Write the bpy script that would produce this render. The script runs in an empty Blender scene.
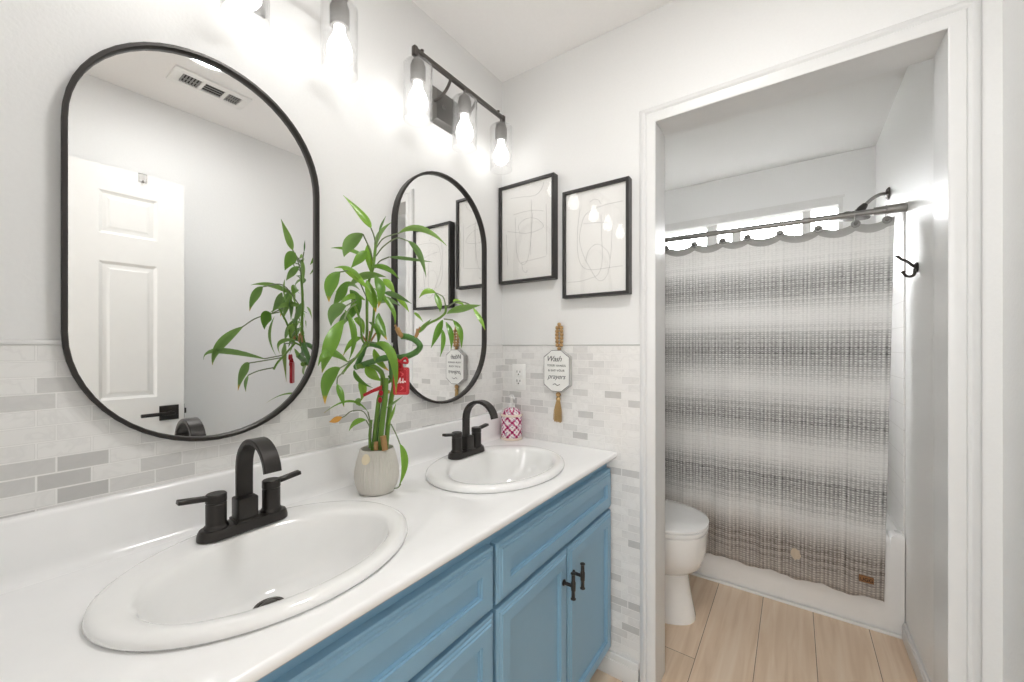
import bpy, bmesh, math, random
from mathutils import Vector, Matrix
random.seed(7)
SC = bpy.context.scene
COL = SC.collection

# ------------------------------------------------------------------ camera, world, lights, exposure
FPX, TH, V0 = 398.2, math.radians(35.31), 346.5
CX, CY, CZ = 1.087, 0.0, 1.237
cam_d = bpy.data.cameras.new('camera')
cam_d.sensor_width = 36.0
cam_d.lens = FPX * 36.0 / 1024.0
cam_d.shift_y = (V0 - 341.0) / 1024.0
cam_d.clip_start = 0.02
cam = bpy.data.objects.new('camera', cam_d)
cam.location = (CX, CY, CZ)
cam.rotation_euler = (math.pi / 2, 0, TH)
COL.objects.link(cam)
SC.camera = cam

world = bpy.data.worlds.new('daylight')
SC.world = world
world.use_nodes = True
wb = world.node_tree.nodes['Background']
wb.inputs['Strength'].default_value = 17.0
_nt = world.node_tree                      # overcast sky above, duller ground below the horizon
_tc = _nt.nodes.new('ShaderNodeTexCoord'); _sx = _nt.nodes.new('ShaderNodeSeparateXYZ'); _rp = _nt.nodes.new('ShaderNodeValToRGB')
_rp.color_ramp.elements[0].position = 0.0; _rp.color_ramp.elements[0].color = (0.05, 0.05, 0.047, 1)
_rp.color_ramp.elements[1].position = 0.03; _rp.color_ramp.elements[1].color = (0.97, 0.985, 1.0, 1)
_nt.links.new(_tc.outputs['Generated'], _sx.inputs[0]); _nt.links.new(_sx.outputs['Z'], _rp.inputs[0]); _nt.links.new(_rp.outputs[0], wb.inputs['Color'])

def area_lamp(name, loc, rot, sx, sy, power, color=(1, 1, 1)):
    d = bpy.data.lights.new(name, 'AREA')
    d.shape = 'RECTANGLE'; d.size = sx; d.size_y = sy
    d.energy = power; d.color = color
    o = bpy.data.objects.new(name, d)
    o.location = loc; o.rotation_euler = rot
    COL.objects.link(o)
    return o
# soft fill lamp added in the unseen hall behind the camera, no window there
area_lamp('hall_fill_lamp', (0.75, -2.25, 1.45), (math.pi / 2, 0, 0), 2.2, 1.8, 40, (0.97, 0.985, 1.0))
BULB, DISK = 5.0, 47.0

SC.view_settings.view_transform = 'Standard'
SC.view_settings.look = 'None'
SC.view_settings.exposure = 0.47
SC.view_settings.gamma = 1.0
SC.view_settings.use_curve_mapping = False
SC.cycles.max_bounces = 12
SC.cycles.diffuse_bounces = 6
SC.cycles.glossy_bounces = 6
SC.cycles.transmission_bounces = 8
SC.cycles.transparent_max_bounces = 16
SC.cycles.caustics_reflective = True
SC.cycles.sample_clamp_indirect = 6.0
SC.cycles.use_denoising = True

# ------------------------------------------------------------------ pixel -> point helpers (measured distances)
CO, SI = math.cos(TH), math.sin(TH)
def ray(u, v):
    t = (u - 512) / FPX
    return (t * CO - SI, CO + t * SI, (V0 - v) / FPX)
def at(u, v, k):
    d = ray(u, v)
    return Vector((CX + k * d[0], CY + k * d[1], CZ + k * d[2]))
def on_y(u, v, y):
    return at(u, v, (y - CY) / ray(u, v)[1])

# ------------------------------------------------------------------ materials
def lin(c):
    return tuple((x / 12.92 if x <= 0.04045 else ((x + 0.055) / 1.055) ** 2.4) for x in c)
def rgb(r, g, b):
    return lin((r / 255, g / 255, b / 255)) + (1,)

class NT:
    def __init__(s, name):
        s.m = bpy.data.materials.new(name); s.m.use_nodes = True
        s.t = s.m.node_tree; s.t.nodes.clear()
        s.out = s.t.nodes.new('ShaderNodeOutputMaterial')
    def n(s, typ, **kw):
        nd = s.t.nodes.new(typ)
        for k, v in kw.items():
            if k.startswith('i_'):
                nd.inputs[k[2:].replace('_', ' ')].default_value = v
            else:
                setattr(nd, k, v)
        return nd
    def l(s, a, b): s.t.links.new(a, b)
    def math(s, op, a, b=None, c=None):
        nd = s.n('ShaderNodeMath', operation=op)
        for i, x in enumerate((a, b, c)):
            if x is None: continue
            if isinstance(x, (int, float)): nd.inputs[i].default_value = x
            else: s.l(x, nd.inputs[i])
        return nd.outputs[0]
    def mix(s, f, a, b):
        nd = s.n('ShaderNodeMix', data_type='RGBA')
        for k, x in ((0, f), (6, a), (7, b)):
            if isinstance(x, (int, float, tuple)): nd.inputs[k].default_value = x
            else: s.l(x, nd.inputs[k])
        return nd.outputs[2]
    def ramp(s, f, stops, interp='LINEAR'):
        nd = s.n('ShaderNodeValToRGB'); cr = nd.color_ramp; cr.interpolation = interp
        while len(cr.elements) < len(stops): cr.elements.new(0.5)
        for e, (p, c) in zip(cr.elements, stops):
            e.position = p; e.color = c if isinstance(c, tuple) else (c, c, c, 1)
        s.l(f, nd.inputs[0]); return nd.outputs[0]
    def bump(s, h, strength, dist=0.002):
        nd = s.n('ShaderNodeBump', i_Strength=strength, i_Distance=dist)
        s.l(h, nd.inputs['Height']); return nd.outputs[0]
    def done(s, sh):
        s.l(sh, s.out.inputs['Surface']); return s.m

def plain(name, color, rough=0.5, metal=0.0, bump=None, spec=0.5, coat=0.0):
    t = NT(name)
    p = t.n('ShaderNodeBsdfPrincipled')
    p.inputs['Roughness'].default_value = rough
    p.inputs['Metallic'].default_value = metal
    p.inputs['Specular IOR Level'].default_value = spec
    p.inputs['Coat Weight'].default_value = coat
    tc = t.n('ShaderNodeTexCoord')
    nz = t.n('ShaderNodeTexNoise', i_Scale=bump[0] if bump else 30.0, i_Detail=3.0)
    t.l(tc.outputs['Object'], nz.inputs['Vector'])
    c2 = tuple(x * 0.96 for x in color[:3]) + (1,)
    t.l(t.mix(nz.outputs[0], color, c2), p.inputs['Base Color'])
    if bump:
        t.l(t.bump(nz.outputs[0], bump[1], bump[2] if len(bump) > 2 else 0.002), p.inputs['Normal'])
    return t.done(p.outputs[0])

def glass(name, haze=0.0, tint=(1, 1, 1, 1), seeded=False, rough=0.0):
    t = NT(name)
    fr = t.n('ShaderNodeFresnel', i_IOR=1.45)
    ge = t.n('ShaderNodeNewGeometry')
    t.l(t.math('MULTIPLY_ADD', ge.outputs['Backfacing'], 1 / 1.45 - 1.45, 1.45), fr.inputs['IOR'])   # thin sheet: same reflectance from both sides
    tr = t.n('ShaderNodeBsdfTransparent', i_Color=tint)
    gl = t.n('ShaderNodeBsdfGlossy', i_Roughness=rough)
    if seeded:
        tc = t.n('ShaderNodeTexCoord')
        vo = t.n('ShaderNodeTexVoronoi', i_Scale=160.0)
        t.l(tc.outputs['Object'], vo.inputs['Vector'])
        b = t.bump(vo.outputs['Distance'], 0.35, 0.002)
        t.l(b, gl.inputs['Normal'])
    mx = t.n('ShaderNodeMixShader')
    t.l(fr.outputs[0], mx.inputs[0]); t.l(tr.outputs[0], mx.inputs[1]); t.l(gl.outputs[0], mx.inputs[2])
    out = mx.outputs[0]
    if haze:
        df = t.n('ShaderNodeBsdfTranslucent', i_Color=(0.95, 0.95, 0.95, 1))
        m2 = t.n('ShaderNodeMixShader')
        m2.inputs[0].default_value = haze
        t.l(out, m2.inputs[1]); t.l(df.outputs[0], m2.inputs[2]); out = m2.outputs[0]
    return t.done(out)

def emit(name, color, strength):
    t = NT(name)
    e = t.n('ShaderNodeEmission', i_Color=color, i_Strength=strength)
    return t.done(e.outputs[0])

def tile_mat(name, axis, shift):
    t = NT(name)
    tc = t.n('ShaderNodeTexCoord')
    sp = t.n('ShaderNodeSeparateXYZ'); t.l(tc.outputs['Object'], sp.inputs[0])
    cb = t.n('ShaderNodeCombineXYZ')
    t.l(t.math('ADD', sp.outputs[axis], shift + 6.77), cb.inputs[0])
    t.l(t.math('ADD', sp.outputs['Z'], -1.24 + 2.86), cb.inputs[1])
    br = t.n('ShaderNodeTexBrick', offset=0.653, offset_frequency=2, squash=1.0)
    br.inputs['Scale'].default_value = 1.0
    br.inputs['Brick Width'].default_value = 0.0677
    br.inputs['Row Height'].default_value = 0.0286
    br.inputs['Mortar Size'].default_value = 0.0024
    br.inputs['Mortar Smooth'].default_value = 1.0
    br.inputs['Color1'].default_value = (0, 0, 0, 1)
    br.inputs['Color2'].default_value = (1, 1, 1, 1)
    br.inputs['Mortar'].default_value = (0.5, 0.5, 0.5, 1)
    t.l(cb.outputs[0], br.inputs['Vector'])
    base = t.ramp(br.outputs['Color'], [(0.0, rgb(237, 236, 234)), (0.55, rgb(231, 230, 228)), (0.76, rgb(224, 223, 221)), (0.88, rgb(211, 210, 208)), (1.0, rgb(192, 191, 189))])
    nz = t.n('ShaderNodeTexNoise', i_Scale=13.0, i_Detail=6.0, i_Distortion=1.6)
    # each tile has its own veining: shift the noise by the tile tint
    off = t.n('ShaderNodeCombineXYZ')
    t.l(t.math('MULTIPLY', br.outputs['Color'], 7.0), off.inputs[2])
    ad = t.n('ShaderNodeVectorMath', operation='ADD')
    t.l(tc.outputs['Object'], ad.inputs[0]); t.l(off.outputs[0], ad.inputs[1])
    t.l(ad.outputs[0], nz.inputs['Vector'])
    vein = t.ramp(nz.outputs[0], [(0.0, 0.0), (0.44, 0.0), (0.5, 0.5), (0.56, 0.0), (1.0, 0.0)])
    col = t.mix(t.math('MULTIPLY', vein, 0.22), base, rgb(172, 172, 171))
    edge = t.ramp(br.outputs['Fac'], [(0.0, 0.0), (0.12, 0.0), (0.34, 1.0), (0.5, 0.0)])
    col = t.mix(t.math('MULTIPLY', edge, 0.55), col, rgb(190, 189, 187))
    grout = t.ramp(br.outputs['Fac'], [(0.0, 0.0), (0.42, 0.0), (0.6, 1.0)])
    col = t.mix(grout, col, rgb(240, 239, 237))
    p = t.n('ShaderNodeBsdfPrincipled')
    p.inputs['Roughness'].default_value = 0.32
    t.l(col, p.inputs['Base Color'])
    t.l(t.bump(t.math('SUBTRACT', 1.0, grout), 0.5, 0.0012), p.inputs['Normal'])
    return t.done(p.outputs[0])

def floor_mat():
    t = NT('oak_plank_floor')
    tc = t.n('ShaderNodeTexCoord')
    sp = t.n('ShaderNodeSeparateXYZ'); t.l(tc.outputs['Object'], sp.inputs[0])
    cb = t.n('ShaderNodeCombineXYZ')
    t.l(t.math('ADD', sp.outputs['Y'], 12.0 - 1.705), cb.inputs[0])
    t.l(t.math('ADD', sp.outputs['X'], 1.96 * 2 - 0.767 + 0.196 * 0), cb.inputs[1])
    br = t.n('ShaderNodeTexBrick', offset=0.43, offset_frequency=2, squash=1.0)
    for k, v in (('Scale', 1.0), ('Brick Width', 1.2), ('Row Height', 0.196), ('Mortar Size', 0.0012), ('Mortar Smooth', 0.2)):
        br.inputs[k].default_value = v
    br.inputs['Color1'].default_value = (0, 0, 0, 1); br.inputs['Color2'].default_value = (1, 1, 1, 1)
    t.l(cb.outputs[0], br.inputs['Vector'])
    mp = t.n('ShaderNodeMapping'); mp.inputs['Scale'].default_value = (22, 1.6, 1)
    t.l(tc.outputs['Object'], mp.inputs['Vector'])
    off = t.n('ShaderNodeVectorMath', operation='ADD')
    cz = t.n('ShaderNodeCombineXYZ'); t.l(t.math('MULTIPLY', br.outputs['Color'], 9.0), cz.inputs[2])
    t.l(mp.outputs[0], off.inputs[0]); t.l(cz.outputs[0], off.inputs[1])
    nz = t.n('ShaderNodeTexNoise', i_Scale=1.4, i_Detail=7.0, i_Distortion=0.6)
    t.l(off.outputs[0], nz.inputs['Vector'])
    grain = t.ramp(nz.outputs[0], [(0.25, rgb(216, 189, 161)), (0.5, rgb(232, 209, 184)), (0.75, rgb(242, 224, 203))])
    vo = t.n('ShaderNodeTexNoise', i_Scale=5.0, i_Detail=2.0)
    t.l(tc.outputs['Object'], vo.inputs['Vector'])
    knot = t.ramp(vo.outputs[0], [(0.0, 0.0), (0.68, 0.0), (0.8, 0.6)])
    col = t.mix(knot, grain, rgb(150, 118, 88))
    tone = t.mix(br.outputs['Color'], (0.93, 0.92, 0.9, 1), (1.03, 1.03, 1.03, 1))
    mu = t.n('ShaderNodeMix', data_type='RGBA', blend_type='MULTIPLY'); mu.inputs[0].default_value = 1
    t.l(col, mu.inputs[6]); t.l(tone, mu.inputs[7])
    col = t.mix(br.outputs['Fac'], mu.outputs[2], rgb(112, 88, 66))
    p = t.n('ShaderNodeBsdfPrincipled'); p.inputs['Roughness'].default_value = 0.45
    t.l(col, p.inputs['Base Color'])
    t.l(t.bump(nz.outputs[0], 0.08, 0.001), p.inputs['Normal'])
    return t.done(p.outputs[0])

def curtain_mat():
    t = NT('woven_curtain_cloth')
    tc = t.n('ShaderNodeTexCoord')
    sp = t.n('ShaderNodeSeparateXYZ'); t.l(tc.outputs['UV'], sp.inputs[0])   # u, v in metres along the cloth
    X, Z = sp.outputs['X'], sp.outputs['Y']
    ng = t.n('ShaderNodeTexNoise', i_Scale=3.0, i_Detail=2.0); t.l(tc.outputs['UV'], ng.inputs['Vector'])
    zz = t.math('ADD', t.math('DIVIDE', Z, 1.85), t.math('MULTIPLY', t.math('SUBTRACT', ng.outputs[0], 0.5), 0.02))
    def zc(z): return z / 1.85
    dark = t.ramp(zz, [(zc(z), v) for z, v in ((0.14, .65), (0.295, .95), (0.42, .12), (0.584, .95), (0.738, .05), (0.893, .9), (1.037, .10), (1.215, .95), (1.379, .06), (1.533, .85), (1.66, .04), (1.84, .0))], 'EASE')
    brown = t.ramp(zz, [(zc(0.30), 1.0), (zc(0.44), 0.0)])
    def wav(c, period): # 0..1
        return t.math('ADD', t.math('MULTIPLY', t.math('SINE', t.math('MULTIPLY', c, 2 * math.pi / period)), 0.5), 0.5)
    # irregular warp columns and weft rows
    n1 = t.n('ShaderNodeTexNoise', noise_dimensions='1D', i_Scale=70.0, i_Detail=2.0); t.l(X, n1.inputs['W'])
    n2 = t.n('ShaderNodeTexNoise', noise_dimensions='1D', i_Scale=55.0, i_Detail=2.0); t.l(Z, n2.inputs['W'])
    n3 = t.n('ShaderNodeTexNoise', i_Scale=85.0, i_Detail=2.0); t.l(tc.outputs['UV'], n3.inputs['Vector'])
    wv = t.math('MULTIPLY', wav(t.math('ADD', X, t.math('MULTIPLY', n1.outputs[0], 0.008)), 0.0155), wav(t.math('ADD', Z, t.math('MULTIPLY', n3.outputs[0], 0.006)), 0.0105))
    cell = t.math('ADD', t.math('MULTIPLY', wv, 0.65), t.math('ADD', t.math('MULTIPLY', n1.outputs[0], 0.5), t.math('ADD', t.math('MULTIPLY', n2.outputs[0], 0.5), t.math('MULTIPLY', n3.outputs[0], 0.6))))
    cell = t.math('SUBTRACT', cell, 0.95)     # about -0.4 .. 0.5
    m_ = t.math('ADD', t.math('MULTIPLY', dark, 0.52), t.math('MULTIPLY', t.math('MULTIPLY', cell, -1.0), t.math('MULTIPLY_ADD', dark, 0.85, 0.28)))
    nd = t.n('ShaderNodeClamp'); t.l(m_, nd.inputs[0])
    thread = t.mix(brown, rgb(96, 95, 93), rgb(104, 93, 84))
    pale = t.mix(brown, rgb(243, 242, 240), rgb(226, 219, 212))
    col = t.mix(nd.outputs[0], pale, thread)
    # pale worn blotch near the hem
    dx = t.math('DIVIDE', t.math('SUBTRACT', X, 1.105), 0.021); dz = t.math('DIVIDE', t.math('SUBTRACT', Z, 0.262), 0.028)
    rr = t.math('ADD', t.math('MULTIPLY', dx, dx), t.math('MULTIPLY', dz, dz))
    rr = t.math('ADD', rr, t.math('MULTIPLY', t.math('SUBTRACT', n3.outputs[0], 0.5), 1.4))
    col = t.mix(t.math('LESS_THAN', rr, 0.9), col, rgb(228, 214, 194))
    p = t.n('ShaderNodeBsdfPrincipled'); p.inputs['Roughness'].default_value = 0.9
    p.inputs['Specular IOR Level'].default_value = 0.15
    t.l(col, p.inputs['Base Color'])
    t.l(t.bump(cell, 0.5, 0.003), p.inputs['Normal'])
    tl = t.n('ShaderNodeBsdfTranslucent'); t.l(col, tl.inputs['Color'])
    mx = t.n('ShaderNodeMixShader'); mx.inputs[0].default_value = 0.3
    t.l(p.outputs[0], mx.inputs[1]); t.l(tl.outputs[0], mx.inputs[2])
    return t.done(mx.outputs[0])

def leaf_mat():
    t = NT('bamboo_leaf')
    at_ = t.n('ShaderNodeAttribute', attribute_name='leafcol')
    sp = t.n('ShaderNodeSeparateColor'); t.l(at_.outputs['Color'], sp.inputs[0])
    g = t.mix(sp.outputs['Green'], rgb(48, 102, 28), rgb(150, 194, 68))
    geo = t.n('ShaderNodeNewGeometry')
    g = t.mix(t.math('MULTIPLY', geo.outputs['Backfacing'], 0.35), g, rgb(150, 172, 130))
    tc = t.n('ShaderNodeTexCoord')
    nz = t.n('ShaderNodeTexNoise', i_Scale=60.0, i_Detail=3.0); t.l(tc.outputs['Object'], nz.inputs['Vector'])
    g = t.mix(t.math('MULTIPLY', nz.outputs[0], 0.3), g, rgb(70, 120, 40))
    col = t.mix(sp.outputs['Red'], g, rgb(222, 166, 62))
    p = t.n('ShaderNodeBsdfPrincipled'); p.inputs['Roughness'].default_value = 0.3
    t.l(col, p.inputs['Base Color'])
    tl = t.n('ShaderNodeBsdfTranslucent'); t.l(col, tl.inputs['Color'])
    mx = t.n('ShaderNodeMixShader'); mx.inputs[0].default_value = 0.25
    t.l(p.outputs[0], mx.inputs[1]); t.l(tl.outputs[0], mx.inputs[2])
    return t.done(mx.outputs[0])

def soap_mat():
    t = NT('patterned_ceramic')
    tc = t.n('ShaderNodeTexCoord')
    sp = t.n('ShaderNodeSeparateXYZ'); t.l(tc.outputs['UV'], sp.inputs[0])
    U, V = sp.outputs['X'], sp.outputs['Y']           # U turns round the bottle, V metres up
    def cs(c, k, ph=0.0): return t.math('COSINE', t.math('ADD', t.math('MULTIPLY', c, k), ph))
    ku, kv = 2 * math.pi * 7, 2 * math.pi / 0.040
    a = t.math('MULTIPLY', cs(U, ku), cs(V, kv, 0.6))
    b = t.math('MULTIPLY', cs(U, ku * 2), cs(V, kv * 2, 1.2))
    f = t.math('ADD', a, t.math('MULTIPLY', b, 0.9))
    vo = t.n('ShaderNodeTexVoronoi', i_Scale=1.0)
    cb = t.n('ShaderNodeCombineXYZ'); t.l(t.math('MULTIPLY', U, 32.0), cb.inputs[0]); t.l(t.math('MULTIPLY', V, 150.0), cb.inputs[1])
    t.l(cb.outputs[0], vo.inputs['Vector'])
    f = t.math('ADD', f, t.math('MULTIPLY', t.math('SUBTRACT', vo.outputs['Distance'], 0.45), 1.7))
    col = t.ramp(t.math('MULTIPLY_ADD', f, 0.27, 0.5), [(0.0, rgb(240, 225, 225)), (0.38, rgb(243, 232, 232)), (0.44, rgb(122, 62, 130)), (0.52, rgb(236, 220, 226)), (0.60, rgb(190, 52, 110)), (0.8, rgb(140, 24, 78))], 'CONSTANT')
    p = t.n('ShaderNodeBsdfPrincipled'); p.inputs['Roughness'].default_value = 0.2
    t.l(col, p.inputs['Base Color'])
    return t.done(p.outputs[0])

M = dict(
    wall=plain('white_wall_paint', rgb(234, 234, 233), 0.55, bump=(140, 0.22, 0.002)),
    ceil=plain('white_ceiling_paint', rgb(248, 247, 246), 0.7, bump=(90, 0.12)),
    bathwall=plain('bath_wall_paint_lit', rgb(247, 247, 246), 0.4, bump=(140, 0.15, 0.002)), bathceil=plain('bath_ceiling_paint_shaded', rgb(228, 227, 225), 0.6, bump=(90, 0.12)),  # same white paint again: walls lightened for missing light, ceiling darkened as shade
    trim=plain('white_trim_paint', rgb(228, 228, 227), 0.3),
    door=plain('white_door_paint', rgb(238, 237, 234), 0.35),
    counter=plain('white_cultured_marble', rgb(249, 249, 249), 0.16, coat=0.3),
    porcelain=plain('white_porcelain', rgb(247, 247, 246), 0.08, coat=0.5),
    blue=plain('blue_cabinet_paint', rgb(132, 172, 198), 0.34),
    black=plain('matte_black_metal', rgb(54, 51, 49), 0.36, 0.5),
    blackwood=plain('black_frame_wood', rgb(46, 44, 43), 0.4),
    bronze=plain('dark_bronze_metal', rgb(92, 88, 85), 0.4, 0.8),
    nickel=plain('brushed_nickel', rgb(158, 156, 153), 0.42, 1.0),
    satin=plain('satin_bronze_plate', rgb(128, 126, 124), 0.3, 0.8), socket=plain('speckled_socket', rgb(112, 109, 106), 0.5, 0.3, bump=(220, 0.6)),
    louvre=plain('shaded_louvre', rgb(150, 150, 148), 0.5),  # grey puts the dark duct's shade into the colour of white louvres
    darkslot=plain('void_shade', rgb(40, 40, 40), 0.8),  # dark colour stands in for shade inside the duct and outlet slots
    drain=plain('dark_drain_metal', rgb(72, 68, 64), 0.3, 0.8),
    mirror=None, tub=plain('white_tub_enamel', rgb(240, 239, 237), 0.12, coat=0.4),
    paper=plain('art_paper', rgb(240, 239, 236), 0.8),
    ink=plain('graphite_line', rgb(162, 161, 159), 0.8),
    pot=plain('cream_ceramic', rgb(214, 210, 202), 0.5),
    sticker=plain('cream_sticker', rgb(236, 224, 196), 0.5),
    soil=plain('dark_soil', rgb(70, 52, 38), 0.95, bump=(200, 0.8)),
    stalk=plain('bamboo_stalk', rgb(104, 142, 54), 0.35),
    stalkdark=plain('bamboo_stalk_deep', rgb(74, 120, 54), 0.35),
    stub=plain('dry_bamboo_stub', rgb(166, 130, 84), 0.7),
    petiole=plain('leaf_petiole', rgb(112, 126, 88), 0.5),
    dry=plain('dry_leaf', rgb(216, 158, 70), 0.6),
    red=plain('red_lacquer', rgb(178, 18, 34), 0.35),
    redlite=plain('red_relief', rgb(222, 78, 84), 0.4),
    whiteink=plain('white_lettering', rgb(245, 225, 225), 0.5),
    gold=plain('gold_wire', rgb(190, 160, 60), 0.4, 0.3),
    plate=plain('white_plastic', rgb(242, 242, 240), 0.3),
    bead=plain('wooden_bead', rgb(176, 142, 94), 0.5),
    jute=plain('jute_tassel', rgb(182, 152, 104), 0.9),
    signface=plain('sign_white', rgb(238, 238, 235), 0.6),
    signedge=plain('sign_edge', rgb(196, 196, 193), 0.6),
    signink=plain('sign_lettering', rgb(100, 100, 100), 0.7),
    hem=plain('grey_curtain_hem', rgb(196, 195, 192), 0.9, bump=(240, 0.8, 0.003)),
    leather=plain('brown_leather', rgb(146, 102, 62), 0.6),
    leatherink=plain('dark_branded_lettering', rgb(70, 42, 22), 0.7),
    cream=plain('cream_glaze', rgb(236, 218, 204), 0.25),
    pump=plain('white_pump_plastic', rgb(236, 236, 234), 0.35),
    caulk=plain('white_caulk', rgb(232, 230, 226), 0.5),
    mullion=plain('white_vinyl', rgb(236, 235, 233), 0.4),
    tiletub=plain('white_wall_tile', rgb(238, 237, 235), 0.2),
    seeded=glass('seeded_glass', 0.03, (0.985, 0.985, 0.985, 1), True),
    pane=glass('window_glass'),
    art=glass('picture_glass'),
    bulb=emit('lamp_bulb_glow', (1.0, 0.985, 0.96, 1), BULB),
    disk=emit('ceiling_diffuser_glow', (1.0, 0.99, 0.975, 1), DISK),
    floor=floor_mat(), tileY=tile_mat('marble_brick_tile_side', 'Y', -0.087), tileX=tile_mat('marble_brick_tile_end', 'X', -0.02),
    curtain=curtain_mat(), leaf=leaf_mat(), soap=soap_mat(),
)
t = NT('mirror_silver')
g = t.n('ShaderNodeBsdfGlossy', i_Roughness=0.0, i_Color=(0.88, 0.882, 0.88, 1))
M['mirror'] = t.done(g.outputs[0])

# ------------------------------------------------------------------ geometry helpers
BASE = {}
class G:
    def __init__(s): s.b = bmesh.new(); s.uvf = None
    def merge(s, tmp):
        me = bpy.data.meshes.new('tmp'); tmp.to_mesh(me); tmp.free()
        s.b.from_mesh(me); bpy.data.meshes.remove(me)
    def box(s, x0, x1, y0, y1, z0, z1, bev=0.0, seg=2, mat=None):
        tmp = bmesh.new()
        bmesh.ops.create_cube(tmp, size=1.0)
        for v in tmp.verts:
            v.co = Vector(((x0 + x1) / 2 + v.co.x * (x1 - x0), (y0 + y1) / 2 + v.co.y * (y1 - y0), (z0 + z1) / 2 + v.co.z * (z1 - z0)))
        if bev > 0:
            bmesh.ops.bevel(tmp, geom=tmp.edges[:], offset=bev, segments=seg, affect='EDGES', profile=0.5)
        if mat is not None: bmesh.ops.transform(tmp, matrix=mat, verts=tmp.verts)
        s.merge(tmp); return s
    def loft(s, rings, cap0=True, cap1=True, closed=True):
        vs = [[s.b.verts.new(p) for p in r] for r in rings]
        n = len(rings[0])
        for a, c in zip(vs, vs[1:]):
            for i in range(n if closed else n - 1):
                j = (i + 1) % n
                try: s.b.faces.new((a[i], a[j], c[j], c[i]))
                except ValueError: pass
        if cap0: s.b.faces.new(vs[0][::-1])
        if cap1: s.b.faces.new(vs[-1])
        return s
    def tube(s, pts, r, seg=10, caps=True):
        pts = [Vector(p) for p in pts]
        rs = r if isinstance(r, (list, tuple)) else [r] * len(pts)
        up = None; rings = []
        for i, p in enumerate(pts):
            d = (pts[min(i + 1, len(pts) - 1)] - pts[max(i - 1, 0)]).normalized()
            if up is None:
                up = Vector((0, 0, 1)) if abs(d.z) < 0.9 else Vector((1, 0, 0))
            a = (up - d * up.dot(d)).normalized(); up = a
            c = d.cross(a)
            rings.append([p + (a * math.cos(2 * math.pi * k / seg) + c * math.sin(2 * math.pi * k / seg)) * rs[i] for k in range(seg)])
        return s.loft(rings, caps, caps)
    def lathe(s, prof, c, seg=32, axis='z', caps=True):
        c = Vector(c); rings = []
        for r, h in prof:
            ring = []
            for k in range(seg):
                a = 2 * math.pi * k / seg
                if axis == 'z': ring.append(c + Vector((r * math.cos(a), r * math.sin(a), h)))
                elif axis == 'x': ring.append(c + Vector((h, r * math.cos(a), r * math.sin(a))))
                else: ring.append(c + Vector((r * math.sin(a), h, r * math.cos(a))))
            rings.append(ring)
        return s.loft(rings, caps, caps)
    def ball(s, c, r, seg=16, sz=1.0):
        prof = [(max(r * math.sin(math.pi * i / 10), r * 0.02), -r * sz * math.cos(math.pi * i / 10)) for i in range(11)]
        return s.lathe(prof, c, seg)
    def build(s, name, mat, parent=None, smooth=40, mats=None):
        if parent is not None:
            b = BASE[parent.name]
        else: b = Vector((0, 0, 0))
        bmesh.ops.recalc_face_normals(s.b, faces=s.b.faces[:])
        for v in s.b.verts: v.co -= b
        me = bpy.data.meshes.new(name); s.b.to_mesh(me); s.b.free()
        me.materials.append(mat)
        for p in me.polygons: p.use_smooth = True
        me.set_sharp_from_angle(angle=math.radians(smooth))
        o = bpy.data.objects.new(name, me); COL.objects.link(o)
        if parent is not None: o.parent = parent
        BASE[o.name] = b
        return o

def thing(name, loc, label, cat, group=None):
    o = bpy.data.objects.new(name, None); COL.objects.link(o)
    o.location = loc; o.empty_display_size = 0.05
    BASE[o.name] = Vector(loc)
    return tag(o, label, cat, group)
def tag(o, label, cat, group=None):
    o['label'] = label; o['category'] = cat
    if group: o['group'] = group
    return o
def struct(o):
    o['kind'] = 'structure'; return o
def recentre(o, loc):
    loc = Vector(loc); o.data.transform(Matrix.Translation(-loc)); o.location = loc; return o
def copy_tree(o, parent=None, shift=(0, 0, 0)):
    c = o.copy(); COL.objects.link(c)
    if parent is not None: c.parent = parent
    else: c.location = Vector(o.location) + Vector(shift)
    for ch in list(o.children): copy_tree(ch, c)
    return c
def spline(pts, n=8):
    pts = [Vector(p) for p in pts]
    P = [2 * pts[0] - pts[1]] + pts + [2 * pts[-1] - pts[-2]]
    out = []
    for i in range(1, len(P) - 2):
        for k in range(n):
            t_ = k / n
            a, b, c, d = P[i - 1], P[i], P[i + 1], P[i + 2]
            out.append(0.5 * ((2 * b) + (c - a) * t_ + (2 * a - 5 * b + 4 * c - d) * t_ ** 2 + (3 * b - a - 3 * c + d) * t_ ** 3))
    out.append(pts[-1]); return out
def text_mesh(g, body, size, origin, right, up, depth=0.0006, shear=0.0, bold=0.0, spacing=1.0):
    """lettering as solid mesh, centred on origin, running along right"""
    cu = bpy.data.curves.new('lettering', 'FONT'); cu.body = body; cu.size = size
    cu.align_x = 'CENTER'; cu.align_y = 'CENTER'; cu.extrude = depth; cu.shear = shear; cu.offset = bold; cu.space_character = spacing
    o = bpy.data.objects.new('lettering', cu); COL.objects.link(o)
    dg = bpy.context.evaluated_depsgraph_get()
    me = bpy.data.meshes.new_from_object(o.evaluated_get(dg))
    right, up = Vector(right), Vector(up); nrm = right.cross(up)
    m = Matrix((right, up, nrm)).transposed().to_4x4(); m.translation = Vector(origin)
    me.transform(m)
    g.b.from_mesh(me)
    bpy.data.objects.remove(o); bpy.data.curves.remove(cu); bpy.data.meshes.remove(me)

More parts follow.
